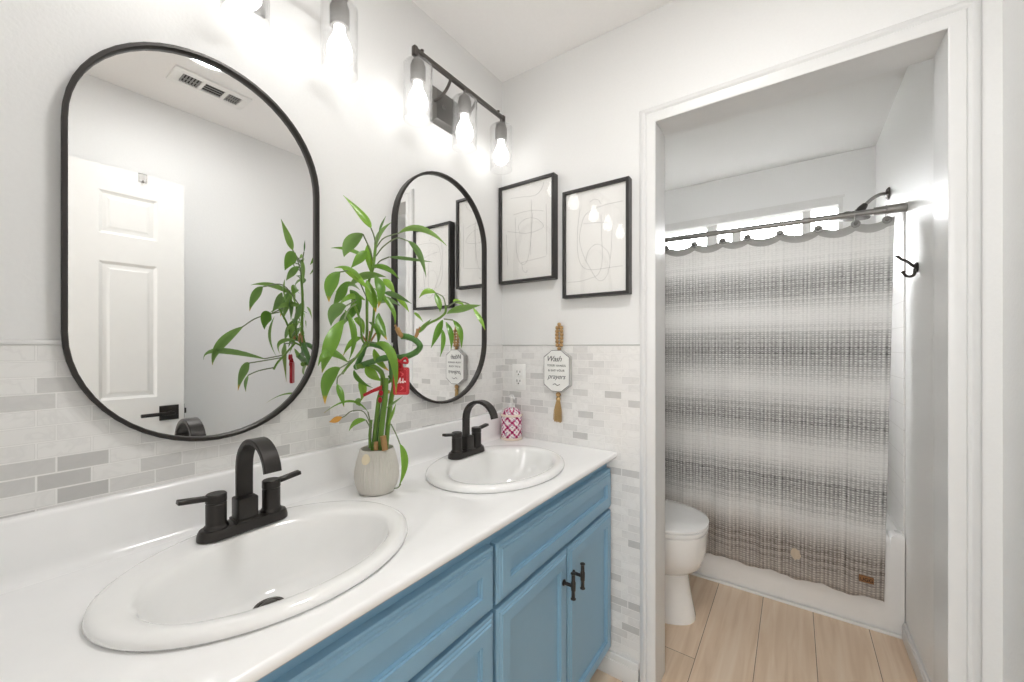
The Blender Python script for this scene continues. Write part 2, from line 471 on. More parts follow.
# ------------------------------------------------------------------ room shell
YB, YT, XR, XT = 1.458, 1.563, 1.495, 1.473     # end wall front / rear, right wall, tub room right wall
ZC, ZT, YW, YN = 2.442, 2.40, 3.10, -0.09
struct(G().box(-1.3, 2.9, -2.6, 3.3, -0.06, 0).build('floor', M['floor']))
struct(G().box(-0.12, 1.62, YN - 0.11, YB + 0.05, ZC, ZC + 0.08).build('ceiling', M['ceil']))
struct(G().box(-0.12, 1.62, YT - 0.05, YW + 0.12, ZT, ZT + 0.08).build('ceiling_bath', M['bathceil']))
struct(G().box(-0.12, 0, YN - 0.11, YB, 0, ZC).build('wall_left', M['wall']))
struct(G().box(XR, XR + 0.12, YN - 0.11, YB, 0, ZC).build('wall_right', M['wall']))
DX0, DX1, DZ = 0.686, 1.402, 2.035
g = G(); g.box(-0.12, DX0 - 0.015, YB, YT, 0, ZC + .05); g.box(DX1 + 0.015, 1.62, YB, YT, 0, ZC + .05); g.box(DX0 - 0.015, DX1 + 0.015, YB, YT, DZ + 0.015, ZC + .05)
struct(g.build('wall_end', M['wall']))
# entry side wall with the open doorway behind the camera
g = G(); g.box(-0.12, 0.62, YN - 0.11, YN, 0, ZC); g.box(1.445, 1.62, YN - 0.11, YN, 0, ZC); g.box(0.62, 1.445, YN - 0.11, YN, 2.06, ZC)
struct(g.build('wall_entry', M['wall']))
# hall beyond the entry door
g = G(); g.box(-1.3, -1.2, -2.6, YN - .11, 0, 2.5); struct(g.build('wall_hall_left', M['wall']))
g = G(); g.box(2.8, 2.9, -2.6, YN - .11, 0, 2.5); struct(g.build('wall_hall_right', M['wall']))
g = G(); g.box(-1.3, 2.9, -2.6, -2.5, 0, 2.5); struct(g.build('wall_hall_far', M['wall']))
g = G(); g.box(-1.3, 2.9, -2.6, YN - .11, 2.5, 2.58); struct(g.build('ceiling_hall', M['ceil']))
g = G(); g.box(-1.3, -0.12, YN - .21, YN - .11, 0, 2.5); g.box(1.62, 2.9, YN - .21, YN - .11, 0, 2.5); struct(g.build('wall_hall_near', M['wall']))
# tub room walls
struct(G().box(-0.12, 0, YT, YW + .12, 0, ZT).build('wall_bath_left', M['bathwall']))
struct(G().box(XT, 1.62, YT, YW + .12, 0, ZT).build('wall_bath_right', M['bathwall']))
WX0, WX1, WZ0, WZ1 = 0.12, 1.327, 1.60, 2.14
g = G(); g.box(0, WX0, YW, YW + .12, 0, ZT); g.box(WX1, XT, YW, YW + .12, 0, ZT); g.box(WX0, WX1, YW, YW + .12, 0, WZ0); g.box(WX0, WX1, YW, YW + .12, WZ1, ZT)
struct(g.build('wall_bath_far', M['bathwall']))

# wainscot of marble brick tile
TZ = 1.24
struct(G().box(0, 0.008, YN + .001, YB - .008, 0.80, TZ).build('trim_1', M['tileY']))
struct(G().box(0.0, 0.637, YB - .008, YB, 0.06, TZ).build('trim_2', M['tileX']))
g = G(); g.box(0, 0.011, YN + .001, YB - .010, TZ, TZ + .009, .003); struct(g.build('trim_3', M['trim']))
g = G(); g.box(0.0, 0.637, YB - .010, YB, TZ, TZ + .005, .0015); struct(g.build('trim_4', M['signedge']))
# doorway lining and casing (profiled)
def casing(g, x0, x1, z1, y, sgn):
    prof = [(0.0, 0.0), (0.0, 0.011), (0.004, 0.014), (0.030, 0.016), (0.034, 0.012), (0.040, 0.017), (0.052, 0.014), (0.058, 0.006), (0.058, 0.0)]
    rows = []
    for o, d in prof:
        yy = y - sgn * d
        rows.append([(x0 - o, yy, 0), (x0 - o, yy, z1 + o), (x1 + o, yy, z1 + o), (x1 + o, yy, 0)])
    g.loft(rows, False, False, closed=False)
g = G()
casing(g, DX0, DX1, DZ, YB, 1)
casing(g, DX0, DX1, DZ, YT, -1)
g.box(DX0 - .015, DX0, YB - .001, YT + .001, 0, DZ); g.box(DX1, DX1 + .015, YB - .001, YT + .001, 0, DZ); g.box(DX0 - .015, DX1 + .015, YB - .001, YT + .001, DZ, DZ + .015)
struct(g.build('trim_5', M['trim']))
# entry doorway lining (behind the camera)
g = G(); g.box(0.62, 0.64, YN - .115, YN + .004, 0, 2.06); g.box(1.437, 1.445, YN - .115, YN + .004, 0, 2.06); g.box(0.62, 1.445, YN - .115, YN + .004, 2.045, 2.06)
struct(g.build('trim_6', M['trim']))
# baseboards
def baseboard(name, ax, x0, x1, y0, y1):
    g = G(); g.box(x0, x1, y0, y1, 0, 0.062, 0.003)
    if ax == 'x': g.box(x0, x1, y0 + (.004 if y0 > 1 else 0), y1, 0.05, 0.085, 0.004)
    else: g.box(x0 + .004, x1, y0, y1, 0.05, 0.075, 0.004)
    return struct(g.build(name, M['trim']))
baseboard('baseboard_end', 'x', 0.45, 0.627, YB - .024, YB - .008)
baseboard('baseboard_bath_right', 'y', XT - .014, XT, YT, 2.325)
baseboard('baseboard_right', 'y', XR - .012, XR, 0.72, YB - .02)
g = G(); g.tube([(0.0, 2.331, .004), (XT, 2.331, .004)], .009, 8)
struct(g.build('trim_7', M['caulk']))
# glazed tile surround round the tub
g = G(); g.box(XT - .007, XT, 2.345, YW, 0.41, 1.82, .002); g.box(0, .007, 2.345, YW, 0.41, 1.82, .002); g.box(.007, XT - .007, YW - .007, YW, 0.41, WZ0 - .02, .002)
def surround():
    t = NT('white_square_tile')
    tc = t.n('ShaderNodeTexCoord'); sp = t.n('ShaderNodeSeparateXYZ'); t.l(tc.outputs['Object'], sp.inputs[0])
    cb = t.n('ShaderNodeCombineXYZ'); t.l(t.math('ADD', sp.outputs['X'], sp.outputs['Y']), cb.inputs[0]); t.l(sp.outputs['Z'], cb.inputs[1])
    br = t.n('ShaderNodeTexBrick', offset=0.0)
    for k, v in (('Scale', 1.0), ('Brick Width', .11), ('Row Height', .11), ('Mortar Size', .0012)): br.inputs[k].default_value = v
    t.l(cb.outputs[0], br.inputs['Vector'])
    p = t.n('ShaderNodeBsdfPrincipled'); p.inputs['Roughness'].default_value = .15
    t.l(t.mix(br.outputs['Fac'], rgb(236, 235, 233), rgb(216, 214, 211)), p.inputs['Base Color'])
    return t.done(p.outputs[0])
struct(g.build('trim_8', surround()))

# sliding window over the tub
win = struct(thing('window_1', (0.72, YW, 1.86), '', ''))
for k in ('label', 'category'): del win[k]
g = G()
for (x0, x1, z0, z1) in ((WX0, WX0 + .03, WZ0, WZ1), (WX1 - .022, WX1, WZ0, WZ1), (WX0 + .03, WX1 - .022, WZ1 - .045, WZ1), (WX0 + .03, WX1 - .022, WZ0, WZ0 + .035)):
    g.box(x0, x1, YW - .003, YW + .09, z0, z1, .003)
g.box(WX0 - .02, WX1 + .010, YW - .004, YW + .03, WZ1 - .004, WZ1 + .010, .002)
g.build('window_frame', M['mullion'], win)
for x0, x1 in ((0.575, 0.645), (1.130, 1.175)):
    g = G(); g.box(x0, x1, YW + .035, YW + .08, WZ0 + .02, WZ1 - .02, .003); g.build('window_mullion', M['mullion'], win)
g = G(); g.box(.735, .79, YW + .03, YW + .055, WZ0 + .02, 2.055, .004); g.build('window_stile', M['mullion'], win)
for x0, x1 in ((WX0 + .03, .575), (.645, 1.13), (1.175, WX1 - .022)):
    g = G(); g.box(x0, x1, YW + .055, YW + .059, WZ0 + .03, WZ1 - .04); g.build('window_pane', M['pane'], win)
g = G(); g.box(WX0 - .02, WX1 + .02, YW - .02, YW + .03, WZ0 - .02, WZ0, .004); g.build('window_sill', M['trim'], win)

# open entry door standing against the right wall (seen in the mirror)
dr = struct(thing('door_1', (1.418, YN, 0), '', ''))
for k in ('label', 'category'): del dr[k]
g = G()
DY0, DY1 = YN + .004, 0.668
g.box(1.408, 1.428, DY0, DY1, .012, 2.03)
cols = ((.012, .206), (.372, .566)); rows = ((.25, .80), (1.0, 1.612), (1.732, 1.92))
ys = [DY0, cols[0][0], cols[0][1], cols[1][0], cols[1][1], DY1]
for s, xa in ((-1, 1.400), (1, 1.436)):
    xs = (xa, 1.409) if s < 0 else (1.427, xa)
    for i in (0, 2, 4): g.box(xs[0], xs[1], ys[i], ys[i + 1], .012, 2.03)
    for (c0, c1) in cols:
        zs = [.012, rows[0][0], rows[0][1], rows[1][0], rows[1][1], rows[2][0], rows[2][1], 2.03]
        for i in (0, 2, 4, 6): g.box(xs[0], xs[1], c0, c1, zs[i], zs[i + 1])
        for (z0, z1) in rows:
            def rr(i, x): return [(x, c0 + i, z0 + i), (x, c1 - i, z0 + i), (x, c1 - i, z1 - i), (x, c0 + i, z1 - i)]
            base = 1.408 if s < 0 else 1.428
            g.loft([rr(0, xa - s * .001), rr(.012, base + s * .0005), rr(.022, base + s * .001), rr(.034, xa - s * .002)], False, True)
g.build('door_panel', M['door'], dr, 20)
hd = G(); hd.box(1.392, 1.400, .573, .646, .885, .955, .002); hd.lathe([(.011, -.03), (.011, .0)], (1.392, .612, .920), 16, 'x')
hd.box(1.352, 1.366, .50, .622, .912, .928, .003)
hd.build('door_handle', M['black'], dr)
g = G(); g.box(1.402, 1.434, .6675, .670, .885, .955); g.box(1.41, 1.426, .668, .680, .907, .933, .002); g.build('latch', M['black'], dr)
g = G()
for z in (.25, 1.05, 1.82): g.box(1.436, 1.441, DY0, DY0 + .03, z, z + .09); 
g.build('hinge', M['black'], dr)
# small metal hook hung over the door top
h = thing('over_door_hook', (1.418, .515, 2.03), 'small grey metal hook over the top edge of the white panel door', 'hook')
g = G(); g.box(1.3965, 1.3995, .500, .530, 1.995, 2.034); g.box(1.3965, 1.4395, .500, .530, 2.031, 2.034); g.box(1.4365, 1.4395, .50, .53, 2.00, 2.034)
g.tube(spline([(1.397, .515, 2.0), (1.385, .515, 1.99), (1.380, .515, 2.0)], 4), .003, 8)
g.build('hook_strap', M['nickel'], h)

# ------------------------------------------------------------------ vanity cabinet
van = thing('vanity_cabinet', (0.27, 0.70, 0), 'long blue painted double vanity cabinet below the white counter', 'cabinet')
VY0, VY1, XF = -0.06, YB - .0085, 0.503
g = G()
g.box(XF - .018, XF, VY0, VY1, .09, .818)
g.box(.012, XF - .018, VY0, VY0 + .018, .09, .818); g.box(.012, XF - .018, VY1 - .018, VY1, .09, .818)
g.box(.012, XF - .018, VY0, VY1, .09, .108); g.box(.010, .018, VY0, VY1, .09, .70)
g.build('cabinet_body', M['blue'], van)
g = G(); g.box(.42, .435, VY0, VY1, 0, .09); g.box(.05, .42, VY1 - .018, VY1, 0, .09); g.box(.05, .42, VY0, VY0 + .018, 0, .09)
g.build('toe_kick', M['blue'], van)
def panel_front(y0, y1, z0, z1):
    g = G(); th = .026
    prof = [(0, 0), (0, th - .009), (.003, th - .0065), (.008, th - .0065), (.0105, th - .003), (.0145, th - .003), (.017, th), (.047, th), (.048, th - .004), (.0515, th - .004), (.0525, th - .010), (.056, th - .0105)]
    rings = [[(XF + d, y0 + i, z0 + i), (XF + d, y1 - i, z0 + i), (XF + d, y1 - i, z1 - i), (XF + d, y0 + i, z1 - i)] for i, d in prof]
    g.loft(rings); return g
def pull(y, z, par):
    g = G(); x = XF + .026
    g.lathe([(.009, 0), (.009, .003), (.005, .005), (.005, .03)], (x, y, z), 12, 'x')
    xb = x + .032
    g.lathe([(.0065, -.039), (.0078, -.038), (.0078, -.036), (.0055, -.034), (.0055, -.014), (.007, -.012), (.007, .012), (.0055, .014), (.0055, .034), (.0078, .036), (.0078, .038), (.0065, .039)], (xb, y, z), 14)
    return g.build('handle', M['black'], par)
for y0, y1 in ((.735, 1.4415), (.022, .724)):
    panel_front(y0, y1, .634, .777).build('drawer_front', M['blue'], van, 15)
    mid = (y0 + y1) / 2
    for a, b, hy in ((y0, mid - .003, mid - .036), (mid + .003, y1, mid + .027)):
        d = panel_front(a, b, .103, .623).build('cabinet_door', M['blue'], van, 15)
        pull(hy, .537, d)

# continuous counter with two oval cut-outs and an upstand
YC1 = YB - .0085
SK = (0.295, 0.359); DYS = 0.680
top = thing('vanity_countertop', (0.27, 0.69, .818), 'long white cultured marble counter with raised backsplash along the tiled wall', 'countertop')
def ell(cx, cy, a, b, z, n=72): return [(cx + b * math.cos(2 * math.pi * k / n), cy + a * math.sin(2 * math.pi * k / n), z) for k in range(n)]
g = G(); b_ = g.b
def loop(pts):
    vs = [b_.verts.new(p) for p in pts]
    return vs, [b_.edges.new((vs[i], vs[(i + 1) % len(vs)])) for i in range(len(vs))]
def rect(i, z): return [(.009, YN + .004, z), (.545 - i, YN + .004, z), (.545 - i, YC1, z), (.009, YC1, z)]
tops, bots, ringpairs = [], [], []
rl = [loop(rect(i, z)) for i, z in ((.007, .840), (.003, .8385), (.0005, .835), (0, .830), (.001, .824), (.005, .819), (.008, .818))]
for (a, _), (c, _) in zip(rl, rl[1:]):
    for i in range(4): b_.faces.new((a[i], a[(i + 1) % 4], c[(i + 1) % 4], c[i]))
te, be = list(rl[0][1]), list(rl[-1][1])
for k in (0, 1):
    u = loop(ell(SK[0], SK[1] + k * DYS, .236, .188, .840)); d = loop(ell(SK[0], SK[1] + k * DYS, .236, .188, .818))
    te += u[1]; be += d[1]
    for i in range(72): b_.faces.new((u[0][i], d[0][i], d[0][(i + 1) % 72], u[0][(i + 1) % 72]))
bmesh.ops.triangle_fill(b_, use_beauty=True, use_dissolve=False, edges=te)
bmesh.ops.triangle_fill(b_, use_beauty=True, use_dissolve=False, edges=be)
g.build('counter_slab', M['counter'], top, 35)
prof_ = [(.009, .8385), (.052, .8398), (.044, .8412), (.037, .8450), (.032, .852), (.030, .862), (.030, .944), (.0285, .9485), (.025, .950), (.009, .950)]
G().loft([[(x, y, z) for x, z in prof_] for y in (YN + .004, YC1)]).build('backsplash', M['counter'], top, 60)

# ------------------------------------------------------------------ drop-in oval sink
def make_sink():
    r = thing('oval_sink', (SK[0], SK[1], .84), 'near white oval drop-in sink in the counter, below the larger looking mirror', 'sink', 'two oval sinks in the counter')
    rings = [(.2495, .2005, 0, .8405), (.254, .205, 0, .846), (.2525, .2035, 0, .853), (.244, .1975, 0, .858), (.238, .189, .001, .8595), (.222, .168, .014, .8585), (.213, .152, .022, .8575), (.206, .1455, .024, .854),
             (.202, .141, .024, .846), (.197, .137, .023, .83), (.189, .129, .019, .80), (.174, .117, .010, .77), (.148, .099, -.004, .748), (.11, .076, -.022, .733), (.065, .05, -.040, .726), (.026, .026, -.050, .723)]
    under = [(.03, .03, -.050, .713), (.075, .06, -.040, .715), (.16, .108, -.004, .738), (.195, .128, .012, .77), (.208, .145, .022, .81), (.222, .172, .0, .8395)]
    g = G(); R = [ell(SK[0] + o, SK[1], a, b, z) for a, b, o, z in rings]
    R2 = [ell(SK[0] + o, SK[1], a, b, z) for a, b, o, z in under]
    g.loft(R + R2 + [R[0]], False, False)
    bmesh.ops.remove_doubles(g.b, verts=g.b.verts[:], dist=1e-5)
    g.build('basin', M['porcelain'], r, 60)
    g = G(); c = (SK[0] - .052, SK[1] + .005, .7245)
    g.lathe([(.0275, -.002), (.0285, .001), (.027, .003), (.021, .003), (.019, .001), (.017, .002), (.014, .006), (.004, .0075)], c, 28)
    g.build('drain', M['drain'], r)
    return r
sink = make_sink()
s2 = copy_tree(sink, None, (0, DYS, 0)); s2['label'] = 'far white oval drop-in sink, in the counter corner by the pink patterned soap bottle'
sink['label'] = 'near white oval drop-in sink, in the counter under the mirror that reflects the door'

# ------------------------------------------------------------------ centre-set faucet
def make_faucet():
    fx, fy, fz = .150, .357, .8595
    r = thing('faucet', (fx, fy, fz), '', 'faucet', 'two black faucets')
    def stad(hl, hw, z, n=14):
        out = []
        for s in (1, -1):
            for k in range(n + 1):
                a = -math.pi / 2 + math.pi * k / n
                out.append((fx + s * hw * math.sin(a) * 1.0, fy + s * ((hl - hw) + hw * math.cos(a)), z))
        return out
    g = G(); g.loft([stad(.083, .0265, fz), stad(.083, .0265, fz + .006), stad(.0815, .025, fz + .013), stad(.079, .0225, fz + .018), stad(.074, .018, fz + .0195)])
    g.build('base_plate', M['black'], r)
    g = G(); g.box(fx - .019, fx + .019, fy - .019, fy + .019, fz + .018, fz + .066, .004); g.box(fx - .022, fx + .022, fy - .022, fy + .022, fz + .018, fz + .024, .002)
    # flat ribbon arch
    cl = [(fx - .004, fz + .06), (fx - .004, fz + .10)]
    cx, cz, R = fx + .060, fz + .128, .0605
    cl.append((fx - .004, fz + .122))
    for k in range(0, 15):
        a = math.pi - math.radians(172) * k / 14
        cl.append((cx + R * math.cos(a) * 1.05, cz + R * math.sin(a)))
    rings = []
    for i, (x, z) in enumerate(cl):
        x0, z0 = cl[max(i - 1, 0)]; x1, z1 = cl[min(i + 1, len(cl) - 1)]
        l = math.hypot(x1 - x0, z1 - z0); nx, nz = -(z1 - z0) / l, (x1 - x0) / l
        w, h = .0155, .0052
        sec = [(-w, -h * .6), (-w * .9, -h), (w * .9, -h), (w, -h * .6), (w, h * .6), (w * .9, h), (-w * .9, h), (-w, h * .6)]
        rings.append([(x + nx * q, fy + p, z + nz * q) for p, q in sec])
    g.loft(rings); g.build('spout', M['black'], r, 35)
    for s in (-1, 1):
        hy = fy + s * .051
        g = G(); g.lathe([(.021, .018), (.021, .022), (.0185, .025), (.0175, .027), (.0175, .066), (.0165, .067), (.0165, .069), (.0178, .070), (.0178, .084), (.016, .086)], (fx, hy, fz), 28)
        hnd = g.build('handle', M['black'], r)
        g = G()
        Rm = Matrix.Translation((fx, hy, fz + .078)) @ Matrix.Rotation(math.radians(8 * s), 4, 'X')
        if s > 0: g.box(-.0085, .0085, .010, .062, -.0045, .004, .0015, 2, Rm)
        else: g.box(-.0085, .0085, -.062, -.010, -.0045, .004, .0015, 2, Rm)
        g.build('lever', M['black'], hnd)
    return r
fa = make_faucet()
fa['label'] = 'nearer matte black two-handle faucet, on the sink under the mirror that reflects the door'
f2 = copy_tree(fa, None, (0, .692, 0)); f2['label'] = 'farther matte black two-handle faucet, on the sink beside the pink patterned soap bottle'

# ------------------------------------------------------------------ capsule mirrors
def capsule(cy, cz, hw, hh, n=28):
    out = []
    for k in range(n + 1):
        a = math.pi * k / n; out.append((cy + hw * math.cos(a), cz + (hh - hw) + hw * math.sin(a)))
    for k in range(n + 1):
        a = math.pi + math.pi * k / n; out.append((cy + hw * math.cos(a), cz - (hh - hw) + hw * math.sin(a)))
    return out
def make_mirror():
    cy, cz, hw, hh = .350, 1.455, .236, .428
    r = thing('wall_mirror', (0.0, cy, cz), '', 'mirror', 'two capsule mirrors on the wall')
    g = G()
    def ring(x, i): return [(x, y, z) for y, z in capsule(cy, cz, hw - i, hh - i)]
    g.loft([ring(.0005, .002), ring(.010, .001), ring(.026, 0), ring(.028, .0015), ring(.028, .007), ring(.026, .0085), ring(.012, .009), ring(.0005, .009), ring(.0005, .002)], False, False)
    g.build('mirror_frame', M['black'], r, 35)
    g = G(); g.loft([ring(.013, .0085), ring(.016, .0085)]); g.build('mirror_glass', M['mirror'], r)
    return r
mi = make_mirror()
mi['label'] = 'near black-framed capsule mirror reflecting the white panel door, above the front sink'
mi2 = copy_tree(mi, None, (0, .727, -.003)); mi2['label'] = 'far black-framed capsule mirror reflecting two framed drawings, above the rear sink'

# ------------------------------------------------------------------ vanity lights
def make_light():
    cy, bx, bz = .378, .098, 2.186
    r = thing('vanity_light', (0, cy, 2.10), '', 'wall light', 'two three-lamp vanity lights')
    g = G(); g.box(.0, .006, cy - .08, cy + .08, 2.060, 2.195, .002)
    def rr(x, i): return [(x, cy - .08 + i, 2.060 + i), (x, cy + .08 - i, 2.060 + i), (x, cy + .08 - i, 2.195 - i), (x, cy - .08 + i, 2.195 - i)]
    g.loft([rr(.006, 0), rr(.020, .012), rr(.022, .014)], False, True)
    for s in (-1, 1): g.lathe([(.007, 0), (.007, .004), (.003, .006)], (.022, cy + s * .032, 2.128), 14, 'x')
    g.build('backplate', M['satin'], r, 25)
    g = G(); g.box(bx - .007, bx + .007, cy - .236, cy + .236, bz - .007, bz + .007, .0015)
    for s in (-1, 1):
        g.box(bx - .008, bx + .008, cy + s * .236 - .007, cy + s * .236 + .007, bz - .02, bz + .010, .0015)
        g.lathe([(.004, 0), (.004, .008), (.006, .009), (.006, .012)], (bx, cy + s * .205, bz + .005), 12)
    g.build('bar', M['bronze'], r)
    for s in (-1, 1):
        y = cy + s * .07
        g = G(); g.tube(spline([(.015, y, 2.135), (.05, y, 2.140), (.080, y, 2.160), (bx, y, bz)], 6), .0055, 10)
        g.build('arm', M['bronze'], r)
    for k in (-1, 0, 1):
        c = (bx, cy + k * .223, 0)
        g = G(); g.lathe([(.005, 2.15), (.005, bz - .004)], c, 12); g.lathe([(.020, 2.143), (.020, 2.152), (.017, 2.156), (.010, 2.158)], c, 28)
        g.lathe([(.017, 2.142), (.0245, 2.139), (.0245, 2.092), (.022, 2.088), (.010, 2.088)], c, 24)
        so = g.build('socket', M['socket'], r)
        g = G()
        prof = [(.012, 2.145), (.042, 2.1445), (.046, 2.140), (.046, 1.966), (.0445, 1.965), (.0435, 1.966), (.0435, 2.138), (.041, 2.142), (.012, 2.1425)]
        g.lathe(prof, c, 36, 'z', False); g.build('glass_shade', M['seeded'], r, 50)
        g = G(); g.lathe([(.014, 2.088), (.0145, 2.074), (.019, 2.060), (.027, 2.045), (.0315, 2.027), (.030, 2.010), (.022, 1.997), (.010, 1.990), (.002, 1.9885)], c, 24)
        g.build('bulb', M['bulb'], r, 60)
    return r
vl = make_light()
vl['label'] = 'nearer vanity light above the near mirror, cut off by the top of the photo'
vl2 = copy_tree(vl, None, (0, .717, 0)); vl2['label'] = 'farther bronze vanity light, all three glass shades in view above far mirror'

# ------------------------------------------------------------------ framed drawings on the end wall
YF = 1.422
def make_picture(name_label, x0, x1, z0, z1, lines):
    r = thing('picture_frame', ((x0 + x1) / 2, YB, (z0 + z1) / 2), name_label, 'picture', 'two framed drawings')
    def rr(y, i): return [(x0 + i, y, z0 + i), (x1 - i, y, z0 + i), (x1 - i, y, z1 - i), (x0 + i, y, z1 - i)]
    g = G(); g.loft([rr(YB - .001, 0), rr(YF + .001, 0), rr(YF, .001), rr(YF, .011), rr(YF + .002, .012), rr(YF + .014, .012), rr(YB - .001, .012), rr(YB - .001, 0)], False, False)
    g.build('frame', M['blackwood'], r, 20)
    g = G(); g.box(x0 + .011, x1 - .011, YF + .012, YF + .016, z0 + .011, z1 - .011)
    pp = g.build('paper', M['paper'], r)
    g = G()
    for ln in lines:
        pts = spline([on_y(u, v, YF + .0117) for u, v in ln], 6)
        g.tube(pts, .0005, 5)
    g.build('drawing', M['ink'], pp)
    g = G(); g.box(x0 + .011, x1 - .011, YF + .004, YF + .006, z0 + .011, z1 - .011); g.build('glazing', M['art'], r)
    return r
def zz(pts): return [(480 + x / 4.544, 160 + y / 4.544) for x, y in pts]
L1 = [zz(p) for p in (
    [(160, 262), (163, 340), (165, 400), (170, 440), (183, 468), (200, 474), (215, 455), (225, 410), (232, 350), (236, 290), (240, 240)],
    [(125, 325), (170, 330), (210, 333), (255, 322), (288, 300), (262, 270), (225, 263), (195, 275), (175, 300), (180, 330)],
    [(150, 250), (200, 235), (255, 228), (290, 232)],
    [(120, 340), (122, 400), (126, 480)], [(185, 468), (230, 455), (298, 438)],
    [(190, 470), (195, 500), (208, 512), (216, 500)], [(140, 175), (190, 168), (250, 160), (280, 130), (290, 100)],
    [(235, 180), (232, 300), (230, 430)], [(300, 200), (303, 300), (303, 430)])]
L2 = [zz(p) for p in (
    [(650, 185), (600, 196), (560, 206), (510, 226), (475, 255), (458, 310), (452, 360), (462, 410), (480, 455), (505, 500), (530, 540), (555, 548), (578, 520), (590, 470), (585, 425), (560, 395), (535, 382), (510, 392), (490, 420), (480, 460)],
    [(400, 556), (450, 552), (500, 538), (535, 522), (552, 480), (556, 420), (552, 340), (550, 250)],
    [(648, 480), (590, 488), (540, 496), (495, 498), (465, 484), (447, 440), (442, 370), (446, 290), (455, 220)],
    [(600, 300), (598, 380), (592, 450)], [(470, 290), (510, 285), (560, 284), (610, 290)], [(500, 190), (520, 178), (540, 184), (548, 200)])]
make_picture('black framed line drawing nearest the room corner, the higher of the two', 0.006, 0.288, 1.516, 1.948, L1)
make_picture('black framed line drawing with looping curves, hung lower beside the white door casing', 0.327, 0.598, 1.430, 1.856, L2)

# ------------------------------------------------------------------ outlet, plaque
o = thing('electrical_outlet', (.100, YB - .008, 1.103), 'white duplex outlet plate on the marble tile above the soap bottle', 'outlet')
YO = YB - .008
G().box(.064, .136, YO - .005, YO, 1.046, 1.160, .003).build('cover_plate', M['plate'], o)
for zc in (1.123, 1.083):
    g = G(); g.box(.083, .117, YO - .0075, YO - .004, zc - .015, zc + .015, .004); rec = g.build('receptacle', M['plate'], o)
    g = G(); g.box(.091, .0935, YO - .0082, YO - .007, zc - .001, zc + .009); g.box(.1065, .109, YO - .0082, YO - .007, zc - .001, zc + .008); g.lathe([(.003, -.0008), (.003, .0005)], (.100, YO - .0075, zc - .008), 10, 'y')
    g.build('slot', M['darkslot'], rec)

pl = thing('wall_plaque', (.298, YB - .008, 1.135), 'small white six-sided plaque with script lettering, beads and tassel hung on the tile', 'sign')
x0, x1, z0, z1 = .238, .358, 1.053, 1.222
def hexa(i, y):
    a, b, c, d = x0 + i, x1 - i, z0 + i, z1 - i; m = (x0 + x1) / 2
    return [(a, y, c + .027), (a, y, d - .027), (m - .022, y, d), (m + .022, y, d), (b, y, d - .027), (b, y, c + .027), (m + .022, y, c), (m - .022, y, c)]
YP = 1.426
g = G(); g.loft([hexa(0, YB - .009), hexa(0, YP + .001), hexa(.001, YP)]); g.build('board', M['signedge'], pl, 20)
g = G(); g.loft([hexa(.001, YP + .0005), hexa(.001, YP - .0003), hexa(.0028, YP - .0003), hexa(.0028, YP + .0005)], False, False); g.build('border_line', M['signink'], pl)
g = G(); g.loft([hexa(.0028, YP + .0004), hexa(.0028, YP - .0004)]); face = g.build('face', M['signface'], pl)
g = G(); R_, U_ = (1, 0, 0), (0, 0, 1); mx_ = .298
text_mesh(g, 'Wash', .032, (mx_ - .012, YP - .0009, 1.186), R_, U_, .0004, .35, .0, .92)
text_mesh(g, 'YOUR HANDS', .0125, (mx_, YP - .0009, 1.159), R_, U_, .0004, 0, 0, 1.1)
text_mesh(g, '& SAY YOUR', .0125, (mx_, YP - .0009, 1.139), R_, U_, .0004, 0, 0, 1.1)
text_mesh(g, 'prayers', .028, (mx_, YP - .0009, 1.114), R_, U_, .0004, .35, .0, .95)
g.tube(spline([(mx_ - .016, YP - .0006, 1.080), (mx_ - .006, YP - .0006, 1.085), (mx_ + .004, YP - .0006, 1.079), (mx_ + .017, YP - .0006, 1.084)], 5), .0013, 6)
g.build('lettering', M['signink'], face)
# bead loop above, bead and tassel below
for s in (-1, 1):
    for k in range(6):
        g = G(); g.ball((.303 + s * (.0085 + .002 * math.sin(k * .6)), YB - .017, 1.243 + k * .0142), .0082, 12)
        g.build('bead', M['bead'], pl)
for c in ((.302, 1.228), (.303, 1.327)):
    g = G(); g.ball((c[0], YB - .017, c[1]), .0082, 12); g.build('bead', M['bead'], pl)
g = G(); g.ball((.299, YB - .018, 1.040), .0105, 14); g.build('bead', M['bead'], pl)
g = G()
g.lathe([(.004, 1.033), (.009, 1.027), (.009, 1.018), (.007, 1.014)], (.299, YB - .018, 0), 14)
for k in range(46):
    a = random.uniform(0, 6.28); rr_ = math.sqrt(random.random())
    e = Vector((.299 + .020 * rr_ * math.cos(a) - .003, YB - .018 + .006 * rr_ * math.sin(a), random.uniform(.926, .938)))
    s_ = Vector((.299 + .007 * rr_ * math.cos(a), YB - .018 + .006 * rr_ * math.sin(a), 1.016))
    m_ = s_ * .5 + e * .5 + Vector((.004 * math.cos(a) * rr_, 0, 0))
    g.tube(spline([s_, m_, e], 3), .0014, 5)
g.build('tassel', M['jute'], pl)

